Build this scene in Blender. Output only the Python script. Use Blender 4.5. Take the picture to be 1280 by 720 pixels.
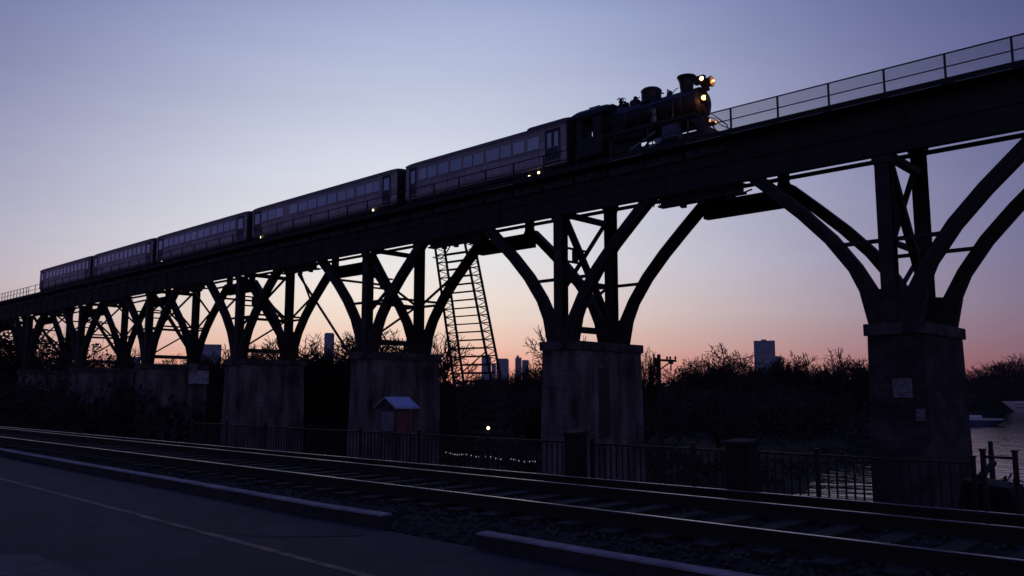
import bpy, math, random
import numpy as np
from mathutils import Vector, Matrix
R = math.radians
random.seed(7)
for o in list(bpy.data.objects): bpy.data.objects.remove(o)
S = bpy.context.scene
col = S.collection

# ------------------------------------------------------------------ camera
cam_d = bpy.data.cameras.new('camera'); cam = bpy.data.objects.new('camera', cam_d); col.objects.link(cam)
AZ = R(47); PITCH = math.atan(131/1040)
cam.location = (0, 0, 1.7); cam.rotation_euler = (math.pi/2 + PITCH, 0, -AZ)
cam_d.sensor_width = 36; cam_d.lens = 1040/1280*36; cam_d.clip_start = .1; cam_d.clip_end = 9000
S.camera = cam

# ------------------------------------------------------------------ world (dusk sky), sun, exposure
SUN_AZ = R(37)                      # clockwise from +Y: where the afterglow sits
W = bpy.data.worlds.new('World'); S.world = W; W.use_nodes = True
nt = W.node_tree; nt.nodes.clear()
def N(t, **k):
    n = nt.nodes.new(t)
    for a, b in k.items(): setattr(n, a, b)
    return n
def L(a, b): nt.links.new(a, b)
tc = N('ShaderNodeTexCoord'); nz = N('ShaderNodeVectorMath', operation='NORMALIZE'); L(tc.outputs['Generated'], nz.inputs[0])
sp = N('ShaderNodeSeparateXYZ'); L(nz.outputs[0], sp.inputs[0])
ramp = N('ShaderNodeValToRGB'); L(sp.outputs[2], ramp.inputs[0]); cr = ramp.color_ramp
stops = [(0, (1.10,.40,.25)), (.028,(1.06,.47,.33)), (.055,(.99,.63,.49)), (.09,(.96,.79,.66)), (.153,(.92,.90,.87)), (.225,(.90,.93,.95)),
         (.334,(.87,.95,1.02)), (.423,(.90,1.02,1.16)), (.6,(.58,.70,1.1)), (1,(.75,.95,2.1))]
cr.elements[0].position = 0; cr.elements[0].color = (*stops[0][1], 1)
cr.elements[1].position = 1; cr.elements[1].color = (*stops[-1][1], 1)
for p, c in stops[1:-1]:
    e = cr.elements.new(p); e.color = (*c, 1)
dt = N('ShaderNodeVectorMath', operation='DOT_PRODUCT'); L(nz.outputs[0], dt.inputs[0])
dt.inputs[1].default_value = (math.sin(SUN_AZ), math.cos(SUN_AZ), 0)
dp = N('ShaderNodeVectorMath', operation='DOT_PRODUCT'); L(nz.outputs[0], dp.inputs[0]); dp.inputs[1].default_value = (math.cos(SUN_AZ), -math.sin(SUN_AZ), 0)
dz = N('ShaderNodeMath', operation='MULTIPLY'); L(dp.outputs['Value'], dz.inputs[0]); L(sp.outputs[2], dz.inputs[1])
da = N('ShaderNodeMath', operation='MULTIPLY_ADD'); L(dz.outputs[0], da.inputs[0]); da.inputs[1].default_value = .2; L(dt.outputs['Value'], da.inputs[2])
c1 = N('ShaderNodeMath', operation='SUBTRACT'); L(da.outputs[0], c1.inputs[0]); c1.inputs[1].default_value = 1
comb = N('ShaderNodeCombineXYZ')
zc = N('ShaderNodeMapRange'); zc.inputs['From Max'].default_value = .42; zc.clamp = True; L(sp.outputs[2], zc.inputs['Value'])
for i, (k, dk, fl) in enumerate([(5.0,4.5,.03), (5.5,4.1,.035), (3.5,3.5,.09)]):
    kk_ = N('ShaderNodeMath', operation='MULTIPLY_ADD'); L(zc.outputs[0], kk_.inputs[0]); kk_.inputs[1].default_value = dk; kk_.inputs[2].default_value = k
    m = N('ShaderNodeMath', operation='MULTIPLY'); L(c1.outputs[0], m.inputs[0]); L(kk_.outputs[0], m.inputs[1])
    ex = N('ShaderNodeMath', operation='EXPONENT'); L(m.outputs[0], ex.inputs[0])
    ma = N('ShaderNodeMath', operation='MULTIPLY_ADD'); L(ex.outputs[0], ma.inputs[0]); ma.inputs[1].default_value = 1-fl; ma.inputs[2].default_value = fl
    L(ma.outputs[0], comb.inputs[i])
mu = N('ShaderNodeVectorMath', operation='MULTIPLY'); L(ramp.outputs[0], mu.inputs[0]); L(comb.outputs[0], mu.inputs[1])
# the pale lilac belt low in the sky opposite the afterglow
bm_ = N('ShaderNodeMapRange'); bm_.clamp = True; L(dt.outputs['Value'], bm_.inputs['Value'])
bm_.inputs['From Min'].default_value = -.1; bm_.inputs['From Max'].default_value = -.9
bz_ = N('ShaderNodeMapRange'); bz_.clamp = True; L(sp.outputs[2], bz_.inputs['Value']); bz_.inputs['From Min'].default_value = .75; bz_.inputs['From Max'].default_value = .1
bb_ = N('ShaderNodeMath', operation='MULTIPLY'); L(bm_.outputs[0], bb_.inputs[0]); L(bz_.outputs[0], bb_.inputs[1])
bs_ = N('ShaderNodeVectorMath', operation='SCALE'); bs_.inputs[0].default_value = (.165,.135,.235); L(bb_.outputs[0], bs_.inputs['Scale'])
mu2 = N('ShaderNodeVectorMath', operation='ADD'); L(mu.outputs[0], mu2.inputs[0]); L(bs_.outputs[0], mu2.inputs[1]); mu = mu2
# faint uneven veils in the evening air
vm = N('ShaderNodeMapping'); vm.inputs['Scale'].default_value = (1.2,1.2,11); L(nz.outputs[0], vm.inputs[0])
vn = N('ShaderNodeTexNoise'); vn.inputs['Scale'].default_value = 2.2; vn.inputs['Detail'].default_value = 5; L(vm.outputs[0], vn.inputs[0])
vr = N('ShaderNodeMapRange'); vr.inputs['To Min'].default_value = .975; vr.inputs['To Max'].default_value = 1.025; vr.inputs['From Min'].default_value = .3; vr.inputs['From Max'].default_value = .7; L(vn.outputs[0], vr.inputs['Value'])
mu3 = N('ShaderNodeVectorMath', operation='SCALE'); L(mu.outputs[0], mu3.inputs[0]); L(vr.outputs[0], mu3.inputs['Scale']); mu = mu3
bg = N('ShaderNodeBackground'); L(mu.outputs[0], bg.inputs[0]); bg.inputs[1].default_value = 1.0
sky = N('ShaderNodeTexSky', sky_type='NISHITA'); sky.sun_disc = False; sky.sun_elevation = R(.5); sky.sun_rotation = SUN_AZ
bg2 = N('ShaderNodeBackground'); L(sky.outputs[0], bg2.inputs[0]); bg2.inputs[1].default_value = .002
ad = N('ShaderNodeAddShader'); L(bg.outputs[0], ad.inputs[0]); L(bg2.outputs[0], ad.inputs[1])
wo = N('ShaderNodeOutputWorld'); L(ad.outputs[0], wo.inputs[0])

sd = bpy.data.lights.new('sun', 'SUN'); sun = bpy.data.objects.new('sun', sd); col.objects.link(sun)
sd.energy = .12; sd.angle = R(6); sd.color = (1, .5, .3)
sdir = Vector((math.sin(SUN_AZ), math.cos(SUN_AZ), math.tan(R(1.5))))
sun.rotation_euler = sdir.to_track_quat('Z', 'Y').to_euler()

S.render.engine = 'CYCLES'
S.view_settings.view_transform = 'Standard'; S.view_settings.look = 'None'; S.view_settings.exposure = 0; S.view_settings.gamma = 1
S.view_settings.use_curve_mapping = False

# ------------------------------------------------------------------ materials
def mat(name, c, rough=.7, metal=0, c2=None, scale=1.5, detail=6, bump=0, bscale=None, stretch=(1,1,1), emit=None, es=0, lo=.35, hi=.65, spec=None, bricks=None, bmix=.7):
    m = bpy.data.materials.new(name); m.use_nodes = True; t = m.node_tree; b = t.nodes['Principled BSDF']
    b.inputs['Base Color'].default_value = (*c, 1); b.inputs['Roughness'].default_value = rough; b.inputs['Metallic'].default_value = metal
    if spec is not None: b.inputs['Specular IOR Level'].default_value = spec
    if emit: b.inputs['Emission Color'].default_value = (*emit, 1); b.inputs['Emission Strength'].default_value = es
    def n(k): return t.nodes.new(k)
    if c2 or bump:
        co = n('ShaderNodeTexCoord'); mp = n('ShaderNodeMapping'); t.links.new(co.outputs['Object'], mp.inputs[0]); mp.inputs['Scale'].default_value = stretch
        nx = n('ShaderNodeTexNoise'); nx.inputs['Scale'].default_value = scale; nx.inputs['Detail'].default_value = detail
        t.links.new(mp.outputs[0], nx.inputs[0])
    if c2:
        r = n('ShaderNodeValToRGB'); r.color_ramp.elements[0].position = lo; r.color_ramp.elements[1].position = hi
        r.color_ramp.elements[0].color = (*c, 1); r.color_ramp.elements[1].color = (*c2, 1)
        t.links.new(nx.outputs[0], r.inputs[0]); out = r.outputs[0]
        # second, finer layer of grime
        n2 = n('ShaderNodeTexNoise'); n2.inputs['Scale'].default_value = scale*5.3; n2.inputs['Detail'].default_value = 5
        t.links.new(co.outputs['Object'], n2.inputs[0])
        mx = n('ShaderNodeMix'); mx.data_type = 'RGBA'; mx.blend_type = 'MULTIPLY'; mx.inputs[0].default_value = .6
        r2 = n('ShaderNodeValToRGB'); r2.color_ramp.elements[0].position = .3; r2.color_ramp.elements[1].position = .6
        r2.color_ramp.elements[0].color = (.35,.35,.35,1)
        t.links.new(n2.outputs[0], r2.inputs[0]); t.links.new(out, mx.inputs[6]); t.links.new(r2.outputs[0], mx.inputs[7])
        out = mx.outputs[2]
        if bricks:
            br = n('ShaderNodeTexBrick'); br.inputs['Scale'].default_value = bricks; br.inputs['Color1'].default_value = (1,1,1,1); br.inputs['Color2'].default_value = (.6,.6,.6,1)
            br.inputs['Mortar'].default_value = (.45,.45,.45,1); br.inputs['Mortar Size'].default_value = .03
            m3 = n('ShaderNodeMapping'); m3.inputs['Rotation'].default_value = (R(90), 0, R(90)); t.links.new(co.outputs['Object'], m3.inputs[0]); t.links.new(m3.outputs[0], br.inputs[0])
            mb = n('ShaderNodeMix'); mb.data_type = 'RGBA'; mb.blend_type = 'MULTIPLY'; mb.inputs[0].default_value = bmix
            t.links.new(out, mb.inputs[6]); t.links.new(br.outputs[0], mb.inputs[7]); out = mb.outputs[2]
        t.links.new(out, b.inputs['Base Color'])
    if bump:
        nb = n('ShaderNodeTexNoise'); nb.inputs['Scale'].default_value = bscale or scale*4; nb.inputs['Detail'].default_value = 6
        t.links.new(mp.outputs[0], nb.inputs[0])
        bp = n('ShaderNodeBump'); bp.inputs['Strength'].default_value = bump; bp.inputs['Distance'].default_value = .05
        t.links.new(nb.outputs[0], bp.inputs['Height']); t.links.new(bp.outputs[0], b.inputs['Normal'])
    return m
M = {}
M['steel'] = mat('weathered_steel', (.014,.0105,.012), .65, .05, c2=(.042,.029,.029), scale=1.2, bump=.25, bscale=14)
M['girder'] = mat('girder_steel', (.012,.011,.013), .7, 0, c2=(.024,.021,.024), scale=.8, bump=.2, bscale=8)
M['rail_steel'] = mat('railing_steel', (.035,.035,.045), .5, .4)
M['galv'] = mat('galvanised_wire', (.20,.20,.24), .4, .5)
M['light_streak'] = mat('pale_light_streak', (.55,.55,.6), .35, .3)  # pale colour paints a streak of light below the deck edge
M['concrete'] = mat('stained_concrete', (.022,.019,.022), .9, c2=(.31,.275,.295), scale=.8, detail=10, bump=.5, bscale=5, stretch=(1,1,.3), lo=.30, hi=.68, bricks=.42, bmix=.4)
M['concrete_cap'] = mat('cap_concrete', (.025,.022,.024), .9, c2=(.13,.115,.125), scale=.9, bump=.5, bscale=6, stretch=(1,1,.5))
M['brickish'] = mat('old_masonry', (.025,.022,.026), .9, c2=(.095,.082,.09), scale=.6, detail=10, bump=.6, bscale=5, stretch=(1,1,1.6), bricks=1.4)
M['recess'] = mat('rusty_stain_concrete', (.05,.032,.032), .9, c2=(.11,.065,.062), scale=1, bump=.4, bscale=6)
M['asphalt'] = mat('asphalt', (.011,.0115,.019), .85, c2=(.030,.029,.043), scale=.5, detail=9, bump=.35, bscale=45, lo=.3, hi=.7)
def cracks(m, scale=.35, w=.016, k=.3):
    t = m.node_tree; b = t.nodes['Principled BSDF']; src = b.inputs['Base Color'].links[0].from_socket
    co = t.nodes.new('ShaderNodeTexCoord'); nn = t.nodes.new('ShaderNodeTexNoise'); nn.inputs['Scale'].default_value = 1.1; nn.inputs['Detail'].default_value = 6
    t.links.new(co.outputs['Object'], nn.inputs[0])
    ad_ = t.nodes.new('ShaderNodeMix'); ad_.data_type = 'RGBA'; ad_.blend_type = 'ADD'; ad_.inputs[0].default_value = 1.3
    t.links.new(co.outputs['Object'], ad_.inputs[6]); t.links.new(nn.outputs['Color'], ad_.inputs[7])
    vo = t.nodes.new('ShaderNodeTexVoronoi'); vo.feature = 'DISTANCE_TO_EDGE'; vo.inputs['Scale'].default_value = scale; t.links.new(ad_.outputs[2], vo.inputs[0])
    mr = t.nodes.new('ShaderNodeMapRange'); mr.inputs['From Max'].default_value = w; mr.inputs['To Min'].default_value = k; t.links.new(vo.outputs[0], mr.inputs['Value'])
    mx = t.nodes.new('ShaderNodeMix'); mx.data_type = 'RGBA'; mx.blend_type = 'MULTIPLY'; mx.inputs[0].default_value = 1
    t.links.new(src, mx.inputs[6]); t.links.new(mr.outputs[0], mx.inputs[7]); t.links.new(mx.outputs[2], b.inputs['Base Color'])
cracks(M['asphalt'])
M['kerb_face'] = mat('shaded_kerb_face', (.03,.03,.032), .9, c2=(.06,.055,.06), scale=2, bump=.4, bscale=20)  # dark tone puts the shade of the upright face into the colour
M['kerb'] = mat('lit_kerb_concrete', (.20,.19,.205), .8, c2=(.36,.34,.36), scale=1.6, bump=.4, bscale=20)  # paler copy, with the sky light on the kerb top painted in
M['island'] = mat('island_paving', (.045,.043,.05), .85, c2=(.10,.095,.11), scale=2, bump=.4, bscale=20)
M['yellow'] = mat('worn_yellow_paint', (.10,.07,.055), .8, c2=(.36,.23,.16), scale=4, bump=.2, bscale=40)
M['ballast'] = mat('ballast', (.010,.0095,.011), .95, c2=(.03,.027,.028), scale=9, bump=1, bscale=30)
M['stone'] = mat('ballast_stone', (.015,.014,.016), .85, c2=(.07,.063,.066), scale=3)
M['sleeper'] = mat('creosoted_timber', (.009,.008,.008), .95, c2=(.022,.019,.018), scale=6, stretch=(.2,1,1), bump=.4, bscale=12)
M['railtop'] = mat('polished_rail', (.28,.26,.255), .24, 1.0)
M['rust'] = mat('rusty_rail', (.022,.016,.014), .85)
M['earth'] = mat('dark_earth', (.018,.018,.014), .97, c2=(.04,.035,.027), scale=.6, bump=.8, bscale=4, spec=.1)
M['bark'] = mat('bark', (.028,.022,.02), .95, spec=.1)
M['twig'] = mat('twigs', (.035,.025,.023), .95, spec=.1)
M['shrub'] = mat('dark_shrub', (.02,.024,.018), .95, c2=(.035,.038,.026), scale=.3, spec=.1)
M['roof'] = mat('train_roof', (.07,.068,.075), .6, .1, c2=(.11,.105,.11), scale=1, stretch=(1,.3,1))
M['carside'] = mat('train_side_paint', (.42,.37,.41), .42, .15, c2=(.60,.53,.58), scale=.9, stretch=(1,.35,2), bump=.1, bscale=3)
M['carstrip'] = mat('train_trim', (.36,.33,.36), .35, .5)
M['cardark'] = mat('train_end_paint', (.02,.02,.024), .6)
M['door'] = mat('train_door_paint', (.05,.05,.08), .4, .2)
M['glass'] = mat('window_glass', (.72,.72,.80), .07, .95)
M['blind'] = mat('drawn_blind_glass', (.85,.83,.88), .15, .85)
M['loco'] = mat('black_iron', (.013,.0125,.014), .48, .2, c2=(.032,.029,.032), scale=2, bump=.15, bscale=9)
M['wheel'] = mat('wheel_iron', (.13,.13,.17), .4, .6)
M['rod'] = mat('polished_rod', (.35,.35,.4), .3, .8)
M['lamp_warm'] = mat('warm_lamp', (1,.7,.4), .4, emit=(1,.45,.13), es=6)
M['lamp_hot'] = mat('hot_lamp', (1,.8,.6), .4, emit=(1,.62,.28), es=6)
M['lamp_dim'] = mat('dim_reflector', (.5,.3,.1), .25, .6, emit=(1,.5,.12), es=.25)
M['lamp_red'] = mat('orange_marker', (1,.3,.1), .4, emit=(1,.28,.07), es=4)
M['lamp_white'] = mat('white_lamp', (1,1,1), .4, emit=(1,.78,.45), es=3)
M['tower'] = mat('hazed_tower_wall', (.22,.26,.38), .8, c2=(.28,.31,.42), scale=.02)  # distance haze is painted into this pale blue wall colour
M['tower_win'] = mat('hazed_tower_window', (.17,.20,.29), .5)  # window tone lifted by the same painted haze
M['boat_white'] = mat('boat_white', (.75,.72,.75), .4)
M['boat_blue'] = mat('boat_blue', (.03,.05,.14), .3)
M['iron'] = mat('fence_iron', (.012,.012,.016), .5, .3)
M['cabinet'] = mat('cabinet_paint', (.006,.006,.008), .85, c2=(.012,.012,.014), scale=3)
M['zinc'] = mat('zinc_roof', (.36,.42,.56), .35, .5, c2=(.50,.56,.68), scale=2)
M['kiosk_wood'] = mat('kiosk_timber', (.05,.045,.055), .8, c2=(.09,.08,.09), scale=3)
M['poster'] = mat('red_poster', (.16,.06,.06), .7, c2=(.25,.10,.10), scale=2.5)
M['poster2'] = mat('grey_poster', (.16,.16,.22), .7, c2=(.24,.24,.3), scale=3)
M['paper'] = mat('pasted_paper', (.09,.085,.10), .85, c2=(.36,.35,.40), scale=5, stretch=(1,1,2.5))
M['panel'] = mat('pale_panel', (.30,.29,.36), .7, c2=(.55,.55,.62), scale=2.2, lo=.42, hi=.5)
M['pole_wood'] = mat('pole_wood', (.02,.017,.016), .9)
# water
mw = bpy.data.materials.new('river_water'); mw.use_nodes = True; t = mw.node_tree; b = t.nodes['Principled BSDF']
b.inputs['Base Color'].default_value = (.008,.01,.018,1); b.inputs['Roughness'].default_value = .07; b.inputs['IOR'].default_value = 1.33
b.inputs['Specular IOR Level'].default_value = .5
co = t.nodes.new('ShaderNodeTexCoord'); 
w1 = t.nodes.new('ShaderNodeTexNoise'); w1.inputs['Scale'].default_value = .45; w1.inputs['Detail'].default_value = 4; w1.inputs['Roughness'].default_value = .5
mp = t.nodes.new('ShaderNodeMapping'); mp.inputs['Scale'].default_value = (1,.55,1); mp.inputs['Rotation'].default_value = (0,0,R(43))
t.links.new(co.outputs['Object'], mp.inputs[0]); t.links.new(mp.outputs[0], w1.inputs[0])
bp = t.nodes.new('ShaderNodeBump'); bp.inputs['Strength'].default_value = .5; bp.inputs['Distance'].default_value = .28
t.links.new(w1.outputs[0], bp.inputs['Height']); t.links.new(bp.outputs[0], b.inputs['Normal'])
M['water'] = mw

# ------------------------------------------------------------------ mesh builder (world coordinates, stored relative to the thing's origin)
class MB:
    def __init__(s): s.v = []; s.f = []
    def raw(s, v, f):
        n = len(s.v); s.v += [tuple(p) for p in v]; s.f += [tuple(i+n for i in q) for q in f]; return s
    def box(s, x0, x1, y0, y1, z0, z1):
        return s.raw([(x0,y0,z0),(x1,y0,z0),(x1,y1,z0),(x0,y1,z0),(x0,y0,z1),(x1,y0,z1),(x1,y1,z1),(x0,y1,z1)],
                     [(3,2,1,0),(4,5,6,7),(0,1,5,4),(1,2,6,5),(2,3,7,6),(3,0,4,7)])
    def beam(s, p, q, w, h, up=(0,0,1)):
        p = Vector(p); q = Vector(q); d = (q-p).normalized(); a = d.cross(Vector(up))
        if a.length < 1e-4: a = d.cross(Vector((0,1,0)))
        a.normalize(); c = a.cross(d); a *= w/2; c *= h/2
        return s.raw([p-a-c, p+a-c, p+a+c, p-a+c, q-a-c, q+a-c, q+a+c, q-a+c],
                     [(0,1,2,3),(7,6,5,4),(0,4,5,1),(1,5,6,2),(2,6,7,3),(3,7,4,0)])
    def tube(s, p, q, r, r2=None, n=8, caps=True):
        p = Vector(p); q = Vector(q); r2 = r if r2 is None else r2
        d = (q-p).normalized(); a = d.cross(Vector((0,0,1)))
        if a.length < 1e-3: a = Vector((1,0,0))
        a.normalize(); c = d.cross(a); v = []; f = []
        for k, (o, rr) in enumerate(((p,r),(q,r2))):
            for i in range(n):
                t = 2*math.pi*i/n; v.append(o + a*math.cos(t)*rr + c*math.sin(t)*rr)
        for i in range(n): j = (i+1)%n; f.append((i,j,n+j,n+i))
        if caps: f.append(tuple(range(n-1,-1,-1))); f.append(tuple(range(n,2*n)))
        return s.raw(v, f)
    def lathe(s, o, d, prof, n=24):          # prof: (t along d, radius)
        o = Vector(o); d = Vector(d).normalized(); a = d.cross(Vector((0,0,1)))
        if a.length < 1e-3: a = Vector((1,0,0))
        a.normalize(); c = d.cross(a); v = []; f = []
        for (t, r) in prof:
            for i in range(n):
                q = 2*math.pi*i/n; v.append(o + d*t + a*math.cos(q)*r + c*math.sin(q)*r)
        for k in range(len(prof)-1):
            for i in range(n):
                j = (i+1)%n; f.append((k*n+i, k*n+j, (k+1)*n+j, (k+1)*n+i))
        f.append(tuple(range(n-1,-1,-1))); m = (len(prof)-1)*n; f.append(tuple(range(m, m+n)))
        return s.raw(v, f)
    def ring(s, o, d, R0, r, n=24, m=6, a0=0, a1=2*math.pi):
        o = Vector(o); d = Vector(d).normalized(); a = d.cross(Vector((0,0,1)))
        if a.length < 1e-3: a = Vector((1,0,0))
        a.normalize(); c = d.cross(a)
        pts = [o + (a*math.cos(a0+(a1-a0)*i/n) + c*math.sin(a0+(a1-a0)*i/n))*R0 for i in range(n+1)]
        for i in range(n): s.tube(pts[i], pts[i+1], r, n=m)
        return s
    def path(s, pts, r, n=6):
        for a, b in zip(pts, pts[1:]): s.tube(a, b, r, n=n)
        return s
    def prism(s, poly, axis, t0, t1):         # polygon extruded along x ('x': poly=(y,z)), y (poly=(x,z)) or z (poly=(x,y))
        def P(p, t): return (t,p[0],p[1]) if axis=='x' else (p[0],t,p[1]) if axis=='y' else (p[0],p[1],t)
        n = len(poly)
        return s.raw([P(p,t0) for p in poly]+[P(p,t1) for p in poly],
                     [tuple(range(n-1,-1,-1)), tuple(range(n,2*n))]+[(i,(i+1)%n,n+(i+1)%n,n+i) for i in range(n)])
    def build(s, name, m, parent=None, smooth=False, bevel=0):
        me = bpy.data.meshes.new(name)
        org = Vector((0,0,0))
        if parent is not None:
            org = Vector(parent.get('_o', parent.location))
        me.from_pydata([(p[0]-org.x, p[1]-org.y, p[2]-org.z) for p in s.v], [], s.f)
        import bmesh
        bm = bmesh.new(); bm.from_mesh(me); bmesh.ops.recalc_face_normals(bm, faces=bm.faces); bm.to_mesh(me); bm.free()
        me.materials.append(M[m] if isinstance(m, str) else m)
        if smooth:
            me.polygons.foreach_set('use_smooth', [True]*len(me.polygons))
            me.set_sharp_from_angle(angle=R(40))
        o = bpy.data.objects.new(name, me); col.objects.link(o)
        if parent is not None:
            o.parent = parent; o['_o'] = tuple(org)
        if bevel:
            md = o.modifiers.new('bevel', 'BEVEL'); md.width = bevel; md.segments = 2; md.limit_method = 'ANGLE'
        return o
def tag(o, label=None, cat=None, group=None, kind=None):
    if label: o['label'] = label
    if cat: o['category'] = cat
    if group: o['group'] = group
    if kind: o['kind'] = kind
    return o
def empty(name, loc, label, cat, group=None):
    o = bpy.data.objects.new(name, None); col.objects.link(o); o.location = loc; o['_o'] = tuple(loc); o.empty_display_size = .3
    return tag(o, label, cat, group)
def one(name, mb, m, loc, label, cat, group=None, **k):     # a thing that is one mesh, with its origin at its base
    tmp = {'_o': loc}
    v = [(p[0]-loc[0], p[1]-loc[1], p[2]-loc[2]) for p in mb.v]; q = MB(); q.v = v; q.f = mb.f
    o = q.build(name, m, None, **k); o.location = loc
    return tag(o, label, cat, group)
def kids(o): return [c for c in bpy.data.objects if c.parent == o]
def copy_tree(o, d=None, parent=None, cache={}):
    c = o.copy(); col.objects.link(c)
    if parent is not None: c.parent = parent
    elif d is not None: c.location = Vector(o.location)+Vector(d)
    for ch in kids(o) if True else []: copy_tree(ch, None, c)
    return c
F_ = 1040.; CP, SP = math.cos(PITCH), math.sin(PITCH)
fw = Vector((math.sin(AZ)*CP, math.cos(AZ)*CP, SP)); rt = Vector((math.cos(AZ), -math.sin(AZ), 0)); up = rt.cross(fw)
def at(x, y, dist):                       # a place in the landscape seen at this spot of the photo, at this horizontal distance
    d = fw*F_ + rt*(x-640) - up*(y-360); k = dist/math.hypot(d.x, d.y); return Vector((0,0,1.7)) + d*k

# ------------------------------------------------------------------ terrain, water
LAND = [(60,29),(69,31.5),(85,35),(106,39.5),(135,43),(166,45),(172,47),(150,51.5),(152,55),(170,64),(192,78),(240,82),(300,88),(387,95),(470,97),(560,60),(760,-60),(1500,-700),(4000,-1500),(4000,4000),(-1500,4000),(-1500,300),(-200,60),(20,60),(40,40)]
def sdist(X, Y, poly):
    inside = np.zeros(X.shape, bool); dm = np.full(X.shape, 1e9); n = len(poly)
    for i in range(n):
        x0,y0 = poly[i]; x1,y1 = poly[(i+1)%n]
        dx,dy = x1-x0,y1-y0; t = np.clip(((X-x0)*dx+(Y-y0)*dy)/(dx*dx+dy*dy),0,1)
        dm = np.minimum(dm, np.hypot(X-x0-t*dx, Y-y0-t*dy))
        if dy != 0:
            c = ((y0>Y)!=(y1>Y)) & (X < dx*(Y-y0)/dy+x0); inside ^= c
    return np.where(inside, dm, -dm)
def hsh(X, Y, s):
    return (np.sin(X/s*1.7+1.3)*np.cos(Y/s*1.3+.7)+.5*np.sin(X/s*3.9+Y/s*2.7)+.3*np.cos(Y/s*6.1-X/s*4.3))/1.8
def height(X, Y):
    near = np.interp(X, [0,7.0,7.01,12.4,14,20,30,41,50,57,70], [-.05,-.05,-.05,-.05,-.25,-1.5,-3.6,-5.2,-6.2,-7.2,-8.5])
    near = near + np.where(X>15, hsh(X,Y,3)*.25, 0)
    d = sdist(X, Y, LAND)
    land = -6.5 + np.clip(d*.25, -2.5, 1.2) + np.clip((d-8)*.03, 0, 2.0) + np.clip((np.hypot(X,Y)-260)*.012,0,5)*(d>20) + hsh(X,Y,9)*.3
    return np.maximum(near, land)
def axis(a, b, n, p): return a + (b-a)*np.linspace(0,1,n)**p
xs = np.concatenate([[-3000,-1200,-500,-200,-80,-40], np.arange(-20,7,3.), np.arange(7,16,.75), np.arange(16,80,1.6), axis(80,460,90,1.3), axis(470,4000,24,2)])
ys = np.concatenate([[-3000,-1200,-500,-200,-90], np.arange(-50,120,1.6), axis(120,460,60,1.3), axis(475,4000,24,2)])
GX, GY = np.meshgrid(xs, ys, indexing='ij'); GZ = height(GX, GY)
g = MB(); nx_, ny_ = GX.shape
g.v = list(zip(GX.ravel().tolist(), GY.ravel().tolist(), GZ.ravel().tolist()))
g.f = [(i*ny_+j, (i+1)*ny_+j, (i+1)*ny_+j+1, i*ny_+j+1) for i in range(nx_-1) for j in range(ny_-1)]
tag(g.build('ground', 'earth', smooth=True), kind='structure')
def hz(x, y): return float(height(np.array([[float(x)]]), np.array([[float(y)]]))[0,0])
w = MB().raw([(35,-3000,-6.5),(4500,-3000,-6.5),(4500,1500,-6.5),(35,1500,-6.5)], [(0,1,2,3)])
tag(w.build('river', 'water'), kind='structure')

# road with yellow line, kerbs, island
def strip(pts, w0, z, m, name, half=None):
    b = MB()
    for i,(x,y) in enumerate(pts): b.v += [(x-w0/2,y,z),(x+w0/2,y,z)]
    b.f = [(2*i,2*i+1,2*i+3,2*i+2) for i in range(len(pts)-1)]
    return b.build(name, m)
rd = MB()
ry = [-60,-20,-5,0,5,10,15,20,26,40,70,120]
rx = [6.4,6.5,6.55,6.55,6.6,6.75,6.95,7.1,7.35,7.9,9,11.5]
for x,y in zip(rx,ry): rd.v += [(-9,y,0),(x+.02,y,0)]
rd.f = [(2*i,2*i+1,2*i+3,2*i+2) for i in range(len(ry)-1)]
tag(rd.build('road', 'asphalt'), kind='structure')
yl = strip([(4.75,-6),(4.85,2),(4.96,6.5),(5.2,12.5),(5.44,19),(5.9,30),(7.2,60)], .11, .004, 'yellow', 'lane_marking'); tag(yl, kind='structure')
sm_ = MB(); sp2 = [(5.02,11.1),(4.98,10.4),(5.2,9.9),(5.42,9.1),(5.95,8.6),(6.3,8.3)]
for i,(x,y) in enumerate(sp2): sm_.v += [(x,y-.03,.009),(x+.01,y+.035,.009)]
sm_.f = [(2*i,2*i+1,2*i+3,2*i+2) for i in range(len(sp2)-1)]
tag(sm_.build('tar_seam', 'cabinet'), kind='structure')
pt2 = MB(); pt2.v = [(3.4,3.2,.005),(4.5,3.1,.005),(4.55,7.6,.005),(3.9,7.9,.005),(3.35,7.4,.005)]; pt2.f = [(0,1,2,3,4)]
M['patch'] = mat('asphalt_patch', (.010,.010,.013), .85, c2=(.022,.021,.026), scale=2, bump=.4, bscale=50)
tag(pt2.build('road_patch', 'patch'), kind='structure')
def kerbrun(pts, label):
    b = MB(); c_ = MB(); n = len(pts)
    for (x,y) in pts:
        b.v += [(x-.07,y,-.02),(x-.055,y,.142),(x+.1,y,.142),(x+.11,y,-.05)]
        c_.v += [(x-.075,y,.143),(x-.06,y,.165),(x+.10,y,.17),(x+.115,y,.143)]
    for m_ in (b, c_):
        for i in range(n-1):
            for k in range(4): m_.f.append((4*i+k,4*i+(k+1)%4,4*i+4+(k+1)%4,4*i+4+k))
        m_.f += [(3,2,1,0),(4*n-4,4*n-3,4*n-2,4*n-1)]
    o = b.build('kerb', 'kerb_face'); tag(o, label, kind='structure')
    o['_o'] = (0,0,0); c_.build('kerb_lit_top','kerb',o, bevel=.006)  # separate top strip carries the painted light, body the painted shade
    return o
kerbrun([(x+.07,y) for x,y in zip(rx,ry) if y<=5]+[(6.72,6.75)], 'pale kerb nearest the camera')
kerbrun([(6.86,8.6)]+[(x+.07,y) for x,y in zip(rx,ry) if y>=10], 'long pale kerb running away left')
isl = MB().prism([(1.2,3.5),(2.98,3.5),(3.0,9.2),(2.7,9.5),(1.2,9.5)], 'z', 0, .12)
tag(isl.build('pavement_island', 'island', bevel=.02), kind='structure')
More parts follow.
